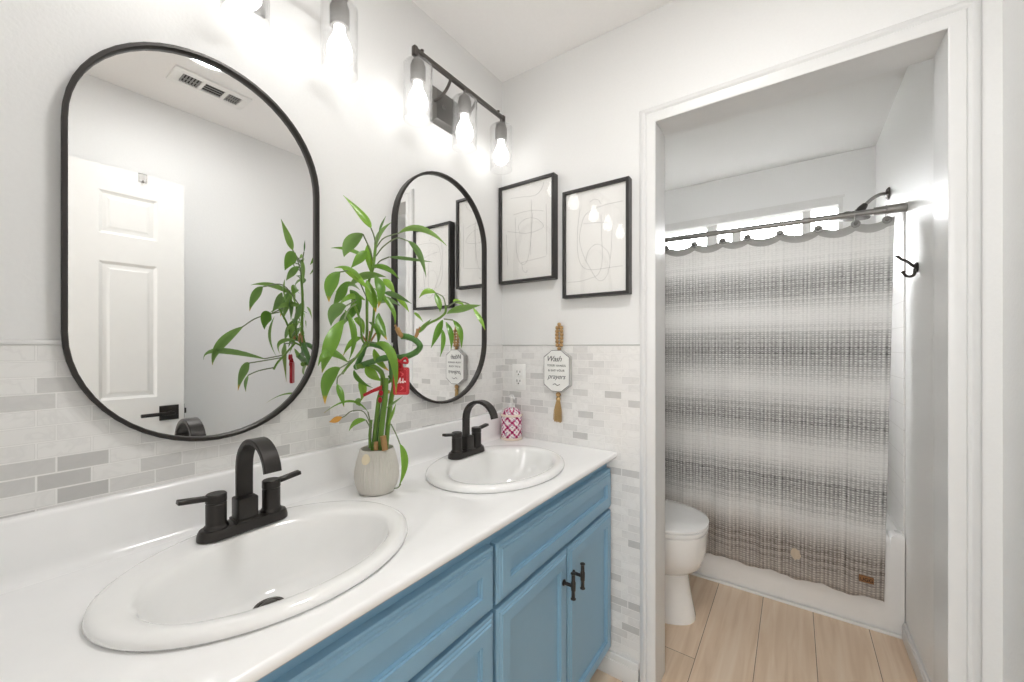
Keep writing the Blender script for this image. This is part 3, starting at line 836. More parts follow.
# ------------------------------------------------------------------ soap bottle
sp_ = thing('soap_dispenser', (.096, 1.396, .84), 'pink and purple patterned ceramic soap bottle with white pump in the counter corner', 'soap bottle')
def lathe_uv(name, prof, c, mat, par, seg=40):
    g = G(); uv = g.b.loops.layers.uv.new('UVMap'); c = Vector(c); vs = []
    for r, h in prof: vs.append([g.b.verts.new(c + Vector((r * math.cos(2 * math.pi * k / seg), r * math.sin(2 * math.pi * k / seg), h))) for k in range(seg)])
    for i in range(len(prof) - 1):
        for k in range(seg):
            f = g.b.faces.new((vs[i][k], vs[i][(k + 1) % seg], vs[i + 1][(k + 1) % seg], vs[i + 1][k]))
            for lp, (uu, hh) in zip(f.loops, ((k, prof[i][1]), (k + 1, prof[i][1]), (k + 1, prof[i + 1][1]), (k, prof[i + 1][1]))): lp[uv].uv = (uu / seg, hh)
    return g.build(name, mat, par)
sc_ = (.096, 1.396, .84)
lathe_uv('bottle', [(.043, .010), (.0448, .014), (.0448, .096), (.043, .100)], sc_, M['soap'], sp_)
lathe_uv('shoulder', [(.0435, .108), (.040, .118), (.031, .128), (.018, .136), (.011, .138)], sc_, M['soap'], sp_)
G().lathe([(.042, 0), (.046, .002), (.047, .006), (.046, .010), (.043, .011)], sc_, 40).build('foot_ring', M['cream'], sp_)
G().lathe([(.043, .099), (.047, .101), (.0473, .106), (.044, .109)], sc_, 40).build('collar', M['cream'], sp_)
g = G(); g.lathe([(.014, .136), (.015, .138), (.015, .150), (.012, .153), (.006, .154), (.006, .176), (.010, .178), (.011, .186), (.006, .190)], sc_, 24)
g.tube(spline([(.096, 1.396, 1.024), (.113, 1.381, 1.025), (.130, 1.367, 1.019)], 5), .0045, 10)
g.build('pump', M['pump'], sp_)

# ------------------------------------------------------------------ lucky bamboo in a ribbed pot
PX, PY, PZ = .150, .680, .84
plant = thing('potted_bamboo', (PX, PY, PZ), 'curly lucky bamboo with long green leaves in a ribbed cream pot between the sinks', 'plant')
g = G()
prof = [(.040, 0), (.046, .002), (.051, .010), (.0565, .028), (.0585, .045), (.0575, .062), (.053, .085), (.0475, .105), (.0445, .117), (.043, .119), (.041, .117), (.043, .100), (.03, .096)]
rings = []
for r, h in prof:
    amp = .0009 if .012 < h < .108 and r > .044 else 0
    rings.append([(PX + (r + amp * math.cos(46 * 2 * math.pi * k / 276)) * math.cos(2 * math.pi * k / 276), PY + (r + amp * math.cos(46 * 2 * math.pi * k / 276)) * math.sin(2 * math.pi * k / 276), PZ + h) for k in range(276)])
g.loft(rings, True, False); pot = g.build('pot', M['pot'], plant, 60)
# round sticker wrapped on the pot side towards the room
g = G(); rows = []
ang0 = math.atan2(CY - PY, CX - PX) - .62
R0 = [(-1, 0)]
outer = []
for k in range(24):
    a = 2 * math.pi * k / 24
    th_, hh = ang0 + .013 * math.cos(a) / .052, .099 + .0135 * math.sin(a)
    rr_ = .0540 - (hh - .085) * .26
    outer.append((PX + rr_ * math.cos(th_), PY + rr_ * math.sin(th_), PZ + hh))
inner = [tuple(Vector(p) * .5 + Vector((PX + .0508 * math.cos(ang0), PY + .0508 * math.sin(ang0), PZ + .099)) * .5) for p in outer]
back = [((x - PX) * .97 + PX, (y - PY) * .97 + PY, z) for x, y, z in outer]
g.loft([back, outer, inner], False, True); g.build('sticker', M['sticker'], pot)
G().lathe([(.0425, .097), (.02, .1025), (.004, .101)], (PX, PY, PZ), 28).build('soil', M['soil'], plant)

K0 = 1.096
def pp(u, v, dw=0.0):
    dw -= .06 * max(0, min(1, (372 - v) / 30)) * max(0, min(1, (412 - u) / 25))      # the crown leans out from the wall
    return at(u, v, min(K0 + dw, (CX - .035) / -ray(u, v)[0]))   # stays clear of the wall
def stalk(pts, r, mat='stalk', name='stalk', n=6):
    P3 = spline([pp(*p) for p in pts], n)
    rs = [r * (1.09 if i % n == 0 else 1.0) for i in range(len(P3))]
    g = G(); g.tube(P3, rs, 10); return g.build(name, M[mat], plant, 50)
stalk([(373, 450, .0), (376, 425, .0), (379, 400, .0), (383, 383, .0), (381, 372, -.01), (372, 366, -.02), (362, 366, -.035), (356, 367, -.045)], .0066)
stalk([(380, 450, -.015), (382, 425, -.015), (385, 400, -.015), (386, 378, -.01)], .0072)
stalk([(386, 449, .005), (388, 425, .005), (391, 400, .005), (394, 384, .0), (390, 375, .0)], .0066)
stalk([(377, 450, .02), (381, 420, .02), (384, 395, .02), (382, 378, .015)], .006, 'stalkdark')
stalk([(370, 448, -.01), (370, 435, -.01), (371, 420, -.01)], .0042)
stalk([(385, 450, -.03), (384, 443, -.03), (383, 436, -.03)], .008, 'stub')
stalk([(376, 450, -.03), (376, 446, -.03), (376, 442, -.03)], .006, 'stub')
# the coil reaching out over the counter
stalk([(356, 367, -.02), (368, 363, -.035), (385, 358, -.05), (404, 357, -.065), (416, 352, -.075), (420, 346, -.08), (415, 340, -.08), (408, 337, -.078), (402, 336, -.075)], .0078, 'stalkdark')
stalk([(404, 337, -.075), (400, 334, -.073), (397, 328, -.07)], .006, 'stub')
stalk([(414, 340, -.08), (417, 334, -.082), (418, 329, -.084)], .0045, 'stub')
stalk([(357, 366, -.02), (362, 354, -.01), (366, 345, .0), (376, 345, .01), (388, 351, .01), (391, 362, .005), (392, 378, .0)], .0072, 'stalkdark')
stalk([(366, 347, .0), (367, 330, .0), (367, 305, .0), (368, 285, .0), (373, 268, -.005), (375, 252, -.005), (376, 242, -.005)], .0036, 'stalk', 'shoot')
stalk([(368, 346, -.01), (372, 330, -.02), (374, 312, -.02), (374, 295, -.02)], .003, 'stalk', 'shoot')
stalk([(366, 346, -.01), (362, 338, -.03), (360, 320, -.04), (352, 300, -.06)], .0028, 'stalk', 'shoot')
stalk([(419, 332, -.084), (428, 324, -.085), (438, 319, -.087), (445, 313, -.09), (446, 306, -.09)], .003, 'stalk', 'shoot')
stalk([(367, 342, -.02), (358, 355, -.07), (348, 366, -.11), (342, 374, -.13)], .003, 'stalk', 'shoot')
for a, b in (((361, 334, 0), (366, 341, 0)), ((376, 333, 0), (371, 341, 0)), ((370, 331, -.01), (369, 341, -.01)), ((395, 325, -.07), (398, 331, -.07)), ((420, 327, -.085), (418, 333, -.084))):
    stalk([a, tuple((p + q) / 2 for p, q in zip(a, b)), b], .0026, 'stub', 'stub')

lg = G(); lay = lg.b.verts.layers.float_color.new('leafcol')
VIEW = Vector((-1, .22, 0)).normalized()
def leaf(base, mid, tip, wpx, yellow=0.0, tone=None, twist=None, g=None, pet=None, fold=.22):
    g = g or lg; ly = g.b.verts.layers.float_color.get('leafcol')
    tone = random.random() if tone is None else tone
    twist = random.uniform(-.5, .5) if twist is None else twist
    B, Mm, T = pp(*base), pp(*mid), pp(*tip)
    C = 2 * Mm - .5 * (B + T)
    W = wpx * (K0 + mid[2]) / FPX * .5 * 0.98
    n = 12; rowsv = []
    for i in range(n + 1):
        s = i / n
        p = B * (1 - s) ** 2 + C * 2 * s * (1 - s) + T * s * s
        d = ((C - B) * 2 * (1 - s) + (T - C) * 2 * s).normalized()
        side = d.cross(VIEW)
        if side.length < 1e-3: side = d.cross(Vector((0, 0, 1)))
        side.normalize()
        q = Matrix.Rotation(twist + .25 * (s - .5), 3, d) @ side
        nor = q.cross(d)
        w = W * (math.sin(math.pi * min(1, s * .97 + .02) ** .80) ** 1.05)
        w = max(w, .0004)
        ye = 0.0
        if yellow: ye = max(0.0, min(1.0, (s - (1 - yellow)) / .12))
        row = []
        for a_, dz in ((-1, fold), (-.5, fold * .4), (0, 0), (.5, fold * .4), (1, fold)):
            v = g.b.verts.new(p + q * (w * a_) + nor * (w * dz))
            if ly: v[ly] = (ye, max(0, min(1, tone + .15 * (abs(a_) - .5))), 0, 1)
            row.append(v)
        rowsv.append(row)
    for a_, c_ in zip(rowsv, rowsv[1:]):
        for k in range(4): g.b.faces.new((a_[k], a_[k + 1], c_[k + 1], c_[k]))
    if pet:
        pts = [pp(*q) for q in pet] + [B]
        G().tube(spline(pts, 5), .0017, 6).build('leaf_stem', M['petiole'], plant, 60)

# crown
leaf((371, 228, -.03), (362, 214, -.04), (343, 195, -.05), 9, 0, .8, .2, pet=[(376, 246, -.005), (374, 236, -.02)])
leaf((379, 232, 0), (382, 224, 0), (386, 216, 0), 2.2, 0, .0, 0, pet=[(376, 246, -.005)])
leaf((399, 233, -.05), (422, 229, -.08), (447, 246, -.10), 6.5, 0, .7, .5, pet=[(376, 248, -.005), (384, 238, -.02)])
leaf((408, 241, -.07), (419, 254, -.08), (426, 277, -.09), 7, 0, .25, 1.0, pet=[(376, 256, -.005), (384, 246, -.03), (397, 238, -.06)])
leaf((389, 257, -.03), (408, 259, -.06), (432, 262, -.09), 4.5, 0, .2, .9, pet=[(375, 268, -.005), (380, 261, -.015)])
leaf((363, 234, -.02), (350, 244, -.03), (344, 257, -.04), 13, 0, .45, -.2, pet=[(374, 264, -.005), (370, 250, -.01)])
leaf((367, 251, -.01), (360, 258, -.03), (351, 268, -.04), 9, 0, .5, .1)
leaf((368, 244, 0), (369, 258, 0), (371, 274, 0), 7, 0, .75, .3)
leaf((375, 250, .02), (380, 234, .05), (392, 222, .07), 5, 0, .4, .3)
leaf((372, 262, .02), (352, 250, .06), (331, 248, .09), 6, 0, .5, .3)
# middle tier
leaf((340, 272, -.10), (331, 284, -.12), (329, 302, -.13), 12, .12, .4, .2, pet=[(366, 296, -.01), (354, 272, -.05)])
leaf((342, 268, -.04), (356, 277, -.05), (372, 293, -.05), 6, 0, .9, .3)
leaf((350, 286, -.02), (366, 276, -.02), (386, 277, -.02), 9, 0, .55, .6)
leaf((375, 276, -.04), (381, 288, -.06), (378, 308, -.07), 10, .14, .35, .1)
leaf((367, 280, -.03), (372, 296, -.05), (376, 312, -.06), 10, .16, .6, .2)
leaf((383, 279, -.03), (389, 284, -.04), (395, 294, -.05), 7, 0, .9, .3)
leaf((384, 293, -.03), (396, 296, -.05), (412, 304, -.06), 6, 0, .1, .7, pet=[(374, 300, -.02), (379, 294, -.02)])
leaf((396, 297, -.02), (403, 303, -.03), (409, 312, -.04), 5, 0, .95, .4)
leaf((347, 282, -.05), (341, 294, -.06), (333, 306, -.07), 9, 0, .35, .1)
leaf((350, 290, -.03), (357, 300, -.03), (359, 315, -.03), 9, 0, .3, .3)
leaf((358, 296, .0), (354, 309, -.01), (349, 321, -.02), 8, 0, .25, .2)
leaf((346, 306, -.08), (335, 312, -.09), (331, 326, -.09), 13, 0, .3, -.2, pet=[(356, 300, -.05)])
leaf((344, 320, -.16), (331, 344, -.22), (322, 373, -.29), 14, .05, .5, .1, pet=[(356, 304, -.06), (349, 309, -.12)])
leaf((345, 310, -.07), (354, 334, -.09), (349, 360, -.10), 6, 0, .45, .4)
leaf((354, 319, -.02), (361, 322, -.03), (364, 335, -.03), 9, 0, .8, -.3)
leaf((379, 313, -.03), (381, 326, -.05), (387, 340, -.06), 9, .14, .35, .1)
leaf((357, 310, .04), (345, 318, .07), (338, 332, .09), 8, 0, .3, .3)
leaf((372, 305, .04), (386, 300, .09), (400, 306, .12), 7, 0, .35, .5)
leaf((360, 290, .06), (348, 284, .10), (336, 292, .13), 7, 0, .4, .4)
# lower tier
leaf((374, 349, -.04), (379, 361, -.05), (389, 371, -.05), 7, .2, .6, .3)
leaf((376, 343, -.06), (392, 355, -.10), (396, 394, -.12), 9.5, .06, .55, .2, pet=[(368, 342, -.02)])
leaf((340, 368, -.19), (328, 380, -.21), (325, 404, -.22), 13, .16, .4, .15, pet=[(352, 360, -.09), (347, 364, -.14)])
leaf((337, 384, -.20), (341, 394, -.21), (344, 407, -.21), 6.5, .08, .35, .2, pet=[(344, 372, -.13), (338, 377, -.17)])
leaf((366, 366, -.04), (372, 374, -.06), (381, 381, -.06), 10, 0, .75, .3)
leaf((354, 370, -.03), (359, 380, -.04), (373, 388, -.04), 5, 0, .3, .6)
leaf((359, 379, -.02), (363, 389, -.03), (361, 401, -.03), 8, 0, .7, .3)
leaf((361, 399, -.02), (358, 402, -.02), (360, 406, -.02), 6, 0, .6, .3)
leaf((388, 384, 0), (393, 378, 0), (396, 372, 0), 5, 0, .5, .4)
leaf((348, 362, -.14), (330, 352, -.24), (318, 366, -.30), 9, .0, .45, .5, pet=[(356, 357, -.08)])
leaf((365, 300, .0), (352, 296, -.04), (338, 306, -.08), 6, 0, .7, .3)
leaf((369, 322, .0), (378, 330, -.03), (377, 346, -.05), 5.5, 0, .3, .2)
leaf((362, 338, -.02), (352, 342, -.06), (343, 356, -.08), 5.5, .1, .6, .2)
leaf((371, 266, .0), (386, 268, -.03), (399, 279, -.05), 5.5, 0, .4, .4)
leaf((374, 288, .0), (391, 306, -.02), (395, 324, -.04), 5, 0, .55, .2)
leaf((366, 286, -.02), (352, 270, -.08), (334, 268, -.13), 6, 0, .65, .4)
# over the counter on the coil
leaf((436, 293, -.09), (427, 291, -.10), (419, 298, -.10), 6, 0, .85, .3, pet=[(446, 307, -.09), (443, 297, -.09)])
leaf((435, 293, -.09), (439, 302, -.10), (440, 312, -.11), 7, 0, .45, .2)
leaf((447, 314, -.09), (462, 309, -.12), (481, 305, -.14), 9, 0, .5, .3)
leaf((473, 307, -.11), (480, 318, -.13), (485, 330, -.14), 5.5, .05, .8, .2, pet=[(446, 308, -.09), (456, 302, -.10), (466, 303, -.11)])
leaf((453, 301, -.09), (458, 301.5, -.09), (465, 306, -.09), 4.5, 0, .95, .3)
leaf((443, 320, -.10), (438, 332, -.12), (431, 348, -.13), 8, 0, .35, .1)
leaf((442, 329, -.11), (443.5, 341, -.12), (440, 357, -.13), 5, .0, .4, .3)
leaf((446, 322, -.10), (451, 333, -.12), (451, 350, -.13), 6.5, 0, .3, .2)
leaf((453, 320, -.10), (460, 330, -.12), (461.5, 348, -.13), 7, 0, .4, .2, pet=[(444, 319, -.09)])
leaf((414, 313, -.07), (418, 315.5, -.07), (423, 322, -.07), 3.2, 0, .7, .3)
leaf((419, 333, -.08), (425, 326, -.085), (431, 319, -.09), 6, 0, .7, .3)
# foot of the clump
leaf((366, 420, -.05), (356, 422, -.07), (349, 431, -.08), 5.5, 0, .6, .3, pet=[(371, 440, -.01), (370, 428, -.03)])
leaf((368, 412, -.02), (350, 401, -.08), (324, 413, -.14), 2.6, .08, .5, .4, pet=[(371, 425, -.01)])
leaf((387, 408, -.01), (394, 403, -.02), (403, 396, -.03), 4.5, 0, .5, .4)
leaf((388, 425, -.03), (393, 413, -.03), (396, 403, -.04), 4, 0, .7, .3)
leaf((400, 444, -.06), (405, 463, -.07), (399, 486, -.08), 7.5, 0, .6, .2, pet=[(391, 424, -.03), (396, 434, -.04)])
fol = lg.build('foliage', M['leaf'], plant, 180)
G().tube(spline([pp(401, 484, -.08), pp(398, 487.5, -.085), pp(394, 488.5, -.09)], 4), .0016, 6).build('leaf_stem', M['petiole'], plant, 60)
G().tube(spline([pp(372, 428, -.02), pp(364, 412, -.04), pp(352, 411, -.06), pp(345, 416, -.07), pp(341, 418, -.08)], 4), .0013, 6).build('leaf_stem', M['petiole'], plant, 60)
g = G(); leaf((342, 417, -.08), (335, 420, -.085), (329, 422, -.085), 6, 0, 0, .4, g=g); g.build('dry_leaf', M['dry'], plant, 180)
# red tie and gold wire round the stalks
g = G(); c0 = pp(385, 392, 0); g.lathe([(.013, -.004), (.0135, 0), (.013, .004)], c0, 20, 'z', False); g.build('gold_tie', M['gold'], plant)
g = G()
g.loft([[pp(u, v, w) for u, v, w in sec] for sec in (
    [(382, 385, -.03), (382, 389.5, -.03), (382, 389.5, -.027), (382, 385, -.027)], [(373, 389, -.035), (373, 392.5, -.035), (373, 392.5, -.032), (373, 389, -.032)],
    [(363, 394, -.04), (363.5, 397, -.04), (363.5, 397, -.037), (363, 394, -.037)])])
g.ball(pp(381, 393, -.028), .006, 12, 1.3)
g.ball(pp(380, 400, -.03), .0055, 12, 1.5)
g.build('red_ribbon', M['red'], plant, 50)

# red lucky charm hanging from the coil
ch = thing('lucky_charm', pp(402, 380, -.105), 'red rectangular charm hanging from the coiled bamboo stem on a red ribbon', 'charm')
def cp(u, v, dw=-.105): return pp(u, v, dw)
CR = (pp(410, 380, -.105) - pp(400, 380, -.105)).normalized(); CU = Vector((0, 0, 1)); CN = CR.cross(CU)   # CN faces the viewer
cc = pp(401.3, 381, -.105)
def slab(hw, hh, r, n, d0, d1, cen=cc):
    out = []
    for sx, sz, a0 in ((1, 1, 0), (-1, 1, 90), (-1, -1, 180), (1, -1, 270)):
        for k in range(n + 1):
            a = math.radians(a0 + 90 * k / n); out.append((sx * (hw - r) + r * math.cos(a), sz * (hh - r) + r * math.sin(a)))
    return [[tuple(cen + CR * x + CU * z + CN * d) for x, z in out] for d in (d0, d1)]
tl = Matrix.Rotation(0, 3, 'Y')
g = G(); g.loft(slab(.0195, .034, .005, 4, -.004, .004)); cb_ = g.build('tag', M['red'], ch)
g = G()
for hw, hh in ((.017, .0315), (.0145, .029)):
    a_, = slab(hw, hh, .004, 4, .0042, .0042)[:1]
    g.tube(list(a_) + [a_[0]], .0006, 5)
for sz in (1, -1):
    for k in range(3):
        q = [tuple(cc + CR * (.007 * math.sin(t_ * .7) * (1 - k * .25)) + CU * (sz * (.012 + .0025 * t_ * .9)) + CN * .0042) for t_ in range(6)]
        g.tube(spline(q, 3), .0006, 5)
g.build('relief', M['redlite'], cb_)
g = G()
q = [(-.010, .006), (-.009, -.004), (-.006, -.004), (-.004, .002), (-.001, .008), (-.002, -.004), (.002, -.001), (.004, -.004), (.005, .007), (.005, -.004), (.009, .0), (.011, -.003)]
g.tube(spline([tuple(cc + CR * (x * 1.1) + CU * z + CN * .0046) for x, z in q], 4), .0013, 6)
g.build('white_script', M['whiteink'], cb_)
g = G(); kt = pp(400, 362, -.10)
g.tube(spline([tuple(cc + CU * .033), tuple(cc + CU * .045 + CR * .001), tuple(kt)], 4), .003, 8)
for s in (-1, 1):
    g.tube(spline([tuple(kt), tuple(kt + CR * .014 * s + CU * .010), tuple(kt + CR * .018 * s - CU * .002), tuple(kt)], 5), .0032, 8)
    g.tube(spline([tuple(kt), tuple(kt + CR * .006 * s - CU * .014), tuple(kt + CR * .008 * s - CU * .024)], 4), .0028, 8)
g.ball(kt, .006, 12); g.ball(tuple(cc + CU * .036), .005, 12)
g.build('ribbon', M['red'], ch)

# ------------------------------------------------------------------ tub room: tub, curtain, rod
tb = thing('bathtub', (.736, 2.72, 0), 'white alcove bathtub behind the grey shower curtain', 'bathtub')
def rrect(x0, x1, y0, y1, z, r, n=6):
    out = []
    for cx_, cy_, a0 in ((x1 - r, y1 - r, 0), (x0 + r, y1 - r, 90), (x0 + r, y0 + r, 180), (x1 - r, y0 + r, 270)):
        for k in range(n + 1):
            a = math.radians(a0 + 90 * k / n); out.append((cx_ + r * math.cos(a), cy_ + r * math.sin(a), z))
    return out
e = .002
g = G(); X0, X1, Y0, Y1 = e, XT - e, 2.337, YW - e
g.loft([rrect(X0, X1, Y0 + .006, Y1, 0.0, .004), rrect(X0, X1, Y0, Y1, .05, .004), rrect(X0, X1, Y0, Y1, .385, .004), rrect(X0, X1, Y0 + .004, Y1, .402, .006), rrect(X0 + .004, X1 - .004, Y0 + .016, Y1 - .004, .410, .01),
        rrect(X0 + .05, X1 - .04, Y0 + .08, Y1 - .05, .408, .06), rrect(X0 + .058, X1 - .048, Y0 + .09, Y1 - .058, .395, .07), rrect(X0 + .12, X1 - .08, Y0 + .12, Y1 - .09, .18, .10), rrect(X0 + .20, X1 - .14, Y0 + .17, Y1 - .14, .07, .10)], True, True)
g.build('tub_shell', M['tub'], tb, 50)
g = G(); g.loft([rrect(XT - .05, XT - e, Y0 - .001, Y0 + .07, .36, .003), rrect(XT - .046, XT - e, Y0 - .001, Y0 + .07, .418, .003), rrect(XT - .038, XT - e, Y0 + .001, Y0 + .066, .428, .003), rrect(XT - .03, XT - e, Y0 + .004, Y0 + .06, .432, .003)])
g.build('raised_end', M['tub'], tb, 50)

RODZ, RODY = 1.822, 2.312
rod = thing('curtain_rod', (.74, RODY, RODZ), 'brushed metal tension rod across the tub opening', 'curtain rod')
def rz(x): return 1.838 - .018 * x / 1.47
g = G(); g.tube([(.0, RODY, rz(0)), (.72, RODY, rz(.72))], .0142, 16); g.build('rod_tube', M['nickel'], rod)
g = G(); g.tube([(.70, RODY, rz(.70)), (XT - .002, RODY, rz(XT))], .0125, 16); g.build('inner_rod_tube', M['nickel'], rod)
g = G(); g.tube([(XT - .105, RODY, rz(1.37)), (XT - .001, RODY, rz(XT))], [.0165, .0195], 18); g.build('end_cap', M['nickel'], rod)
g = G(); g.tube([(.001, RODY, rz(0)), (.105, RODY, rz(.1))], [.0175, .0145], 18); g.build('end_cap', M['nickel'], rod)

ringx = [.055, .16, .275, .39, .508, .653, .787, .898, 1.032, 1.177, 1.307, 1.408]
cur = thing('shower_curtain', (.72, RODY, .15), 'grey and white banded woven shower curtain hanging in front of the tub', 'curtain')
def top_z(x):
    xs = ringx
    if x <= xs[0]: return 1.782
    for a, b in zip(xs, xs[1:]):
        if a <= x <= b:
            f = (x - a) / (b - a); return 1.792 - .012 * x / 1.4 - (.022 * (b - a) / .125) * math.sin(math.pi * f) ** .8
    return 1.780 + (x - xs[-1]) * .2
cx0, cx1 = .018, 1.433
def fold(x, f):      # f 0 at top 1 at hem
    a = .006 * math.sin(2 * math.pi * (x - 1.408) / .128 + math.pi / 2) * (1 - f) * .9
    b = f ** 1.3 * (.012 * math.sin(2 * math.pi * (x - 1.03) / .185) + .006 * math.sin(2 * math.pi * x / .071 + 1.0) + .018 * math.exp(-((x - .735) / .03) ** 2))
    return a + b
g = G(); uv = g.b.loops.layers.uv.new('UVMap'); NX, NZ = 260, 60; grid = []
for j in range(NZ + 1):
    f = j / NZ; row = []
    for i in range(NX + 1):
        x = cx0 + (cx1 - cx0) * i / NX
        zb = .158 + .009 * math.sin(2 * math.pi * x / .19) - .010 * (x / 1.4)
        z = top_z(x) * (1 - f) + zb * f
        xx = x - .030 * f * max(0, (x - .9) / .5)
        row.append((g.b.verts.new((xx, RODY - .014 + fold(x, f) * .75, z)), (x, z)))
    grid.append(row)
for j in range(NZ):
    for i in range(NX):
        q = (grid[j][i], grid[j][i + 1], grid[j + 1][i + 1], grid[j + 1][i])
        fc = g.b.faces.new([v for v, _ in q])
        for lp, (_, w) in zip(fc.loops, q): lp[uv].uv = w
cl = g.build('curtain_cloth', M['curtain'], cur, 180)
sm = cl.modifiers.new('thickness', 'SOLIDIFY'); sm.thickness = .002
hg = G(); rows_ = []
for i in range(NX + 1):
    x = cx0 + (cx1 - cx0) * i / NX; z = top_z(x) + .001; y = RODY - .0165 + fold(x, 0) * .75
    rows_.append([(x, y - .0005, z - .036), (x, y - .002, z - .034), (x, y - .002, z), (x, y + .002, z + .001), (x, y + .0035, z - .002)])
hg.loft(rows_, False, False, closed=False)
hg.build('curtain_hem', M['hem'], cur, 180)
# leather patch near the hem corner
pc = on_y(866.5, 580, RODY - .034)
tilt = Matrix.Rotation(math.radians(2), 3, 'Y')
g = G(); g.box(pc.x - .024, pc.x + .024, pc.y - .001, pc.y + .014, pc.z - .0125, pc.z + .0125, .001); pt = g.build('leather_patch', M['leather'], cur)
pt['label'] = 'small brown leather patch with dark lettering'
g = G(); text_mesh(g, 'UGG', .020, (pc.x, pc.y - .0012, pc.z), (1, 0, 0), (0, 0, 1), .0005, 0, .0006, 1.0); g.build('patch_lettering', M['leatherink'], pt)
# rings
def make_ring(x):
    z0 = rz(x)
    r = thing('curtain_ring', (x, RODY, z0), '', 'curtain ring', 'curtain rings on the rod')
    zt = 1.7835
    cz_ = (z0 + .014 + zt - .004) / 2; hz = (z0 + .014 - zt + .004) / 2
    g = G(); g.tube([(x, RODY - .003 + .0175 * math.sin(2 * math.pi * k / 20), cz_ + hz * math.cos(2 * math.pi * k / 20)) for k in range(21)], .0014, 6); g.build('wire_hook', M['nickel'], r)
    g = G()
    g.lathe([(.0095, -.003), (.0155, -.003), (.0168, 0), (.0155, .003), (.0095, .003), (.0085, 0), (.0095, -.003)], (x, RODY - .023, zt), 22, 'y', False); g.ball((x, RODY - .024, zt + .001), .0085, 12)
    g.build('roller_ball', M['nickel'], r)
    return r
rg = make_ring(ringx[0])
names = ['in the curtain end hidden behind the wall', 'second from the hidden end of the rod', 'third from the hidden end of the rod', 'fourth from the hidden end of the rod',
         'leftmost in view, beside the white door casing', 'second in view from the left', 'third in view from the left', 'fourth in view from the left',
         'fifth in view from the left', 'third from the wall end of the rod', 'second from the wall end of the rod, under the shower arm', 'nearest the right wall at the rod end']
rings_ = [rg] + [copy_tree(rg, None, (x - ringx[0], 0, -.0115 * (x - ringx[0]) / 1.4)) for x in ringx[1:]]
for o_, nm in zip(rings_, names): o_['label'] = 'metal curtain ring, ' + nm
for o_ in rings_[:4]:          # wholly hidden behind the wall: left out
    for c_ in list(o_.children): bpy.data.objects.remove(c_)
    bpy.data.objects.remove(o_)

# ------------------------------------------------------------------ shower arm and head
sh = thing('wall_shower', (XT, 2.68, 1.99), 'dark metal shower head on a bent arm above the curtain rod', 'shower head')
g = G(); g.lathe([(.030, -.002), (.030, -.006), (.022, -.013), (.009, -.016)], (XT - .001, 2.68, 1.993), 24, 'x'); g.build('flange', M['bronze'], sh)
g = G(); g.tube(spline([(XT - .01, 2.68, 1.993), (1.435, 2.655, 1.988), (1.40, 2.63, 1.965), (1.365, 2.60, 1.925)], 6), .0085, 12); g.build('arm', M['nickel'], sh)
g = G(); g.tube([(1.372, 2.606, 1.934), (1.362, 2.598, 1.920), (1.352, 2.590, 1.908), (1.344, 2.583, 1.898)], [.013, .017, .017, .013], 14); g.build('swivel_joint', M['black'], sh)
g = G()
nrm = Vector((-.16, .10, -1)).normalized(); hc = Vector((1.300, 2.548, 1.872))
ax = nrm.cross(Vector((0, 1, 0))).normalized(); ay = nrm.cross(ax)
prof = [(.012, -.026), (.030, -.016), (.082, -.006), (.088, 0), (.086, .006), (.078, .008)]
g.loft([[tuple(hc + ax * r * math.cos(2 * math.pi * k / 32) + ay * r * math.sin(2 * math.pi * k / 32) + nrm * h_) for k in range(32)] for r, h_ in prof])
g.tube([(1.346, 2.585, 1.90), tuple(hc + Vector((.01, .008, .018)))], .009, 10)
g.build('head', M['bronze'], sh)

# robe hook on the tub room wall
hk = thing('robe_hook', (XT, 2.13, 1.54), 'black double robe hook on the white wall beside the curtain', 'hook')
HY = 2.135
def hp(u, v): return on_y(u, v, HY)
g = G(); b0 = Vector((XT, HY, 1.540))
g.lathe([(.019, -.001), (.019, -.006), (.014, -.010)], (XT, HY, 1.540), 20, 'x'); g.box(XT - .010, XT - .001, HY - .010, HY + .010, 1.524, 1.556, .003); g.build('base', M['black'], hk)
g = G(); g.tube(spline([b0 + Vector((-.008, 0, .004)), hp(912.5, 265.5), hp(907, 261.5), hp(902, 259.5), hp(897.5, 256.5)], 5), .0052, 10); g.ball(hp(897.3, 256.5), .0075, 12, .7); g.build('upper_prong', M['black'], hk)
g = G(); g.tube(spline([b0 + Vector((-.008, 0, -.006)), hp(914, 274.5), hp(910, 276.5), hp(905.5, 275.5), hp(903, 272.5)], 5), .0052, 10); g.ball(hp(903, 272), .0075, 12, .7); g.build('lower_prong', M['black'], hk)

# ------------------------------------------------------------------ toilet
to = thing('toilet', (.45, 1.95, 0), 'white toilet with closed lid beside the tub, partly behind the door casing', 'toilet')
TY = 1.95
def oval(xc, a, b, z, n=40, p=2.25, back=1.0):
    out = []
    for k in range(n):
        t_ = 2 * math.pi * k / n; c_, s_ = math.cos(t_), math.sin(t_)
        q = p if c_ > 0 else 3.0
        x = math.copysign(abs(c_) ** (2 / q), c_) * a; y = math.copysign(abs(s_) ** (2 / q), s_) * b
        out.append((xc + x, TY + y, z))
    return out
g = G()
g.loft([oval(.48, .243, .118, 0), oval(.48, .243, .118, .012), oval(.477, .238, .112, .05), oval(.468, .234, .106, .12), oval(.463, .229, .102, .19), oval(.463, .229, .103, .206), oval(.48, .236, .130, .222), oval(.50, .245, .152, .25), oval(.522, .240, .170, .295), oval(.54, .229, .182, .345), oval(.545, .226, .186, .385), oval(.545, .228, .188, .408), oval(.545, .223, .183, .412)])
g.build('bowl', M['porcelain'], to, 50)
g = G(); g.loft([oval(.545, .229, .188, .414), oval(.545, .232, .190, .419), oval(.545, .231, .189, .430), oval(.545, .226, .185, .433)]); g.build('seat', M['porcelain'], to, 40)
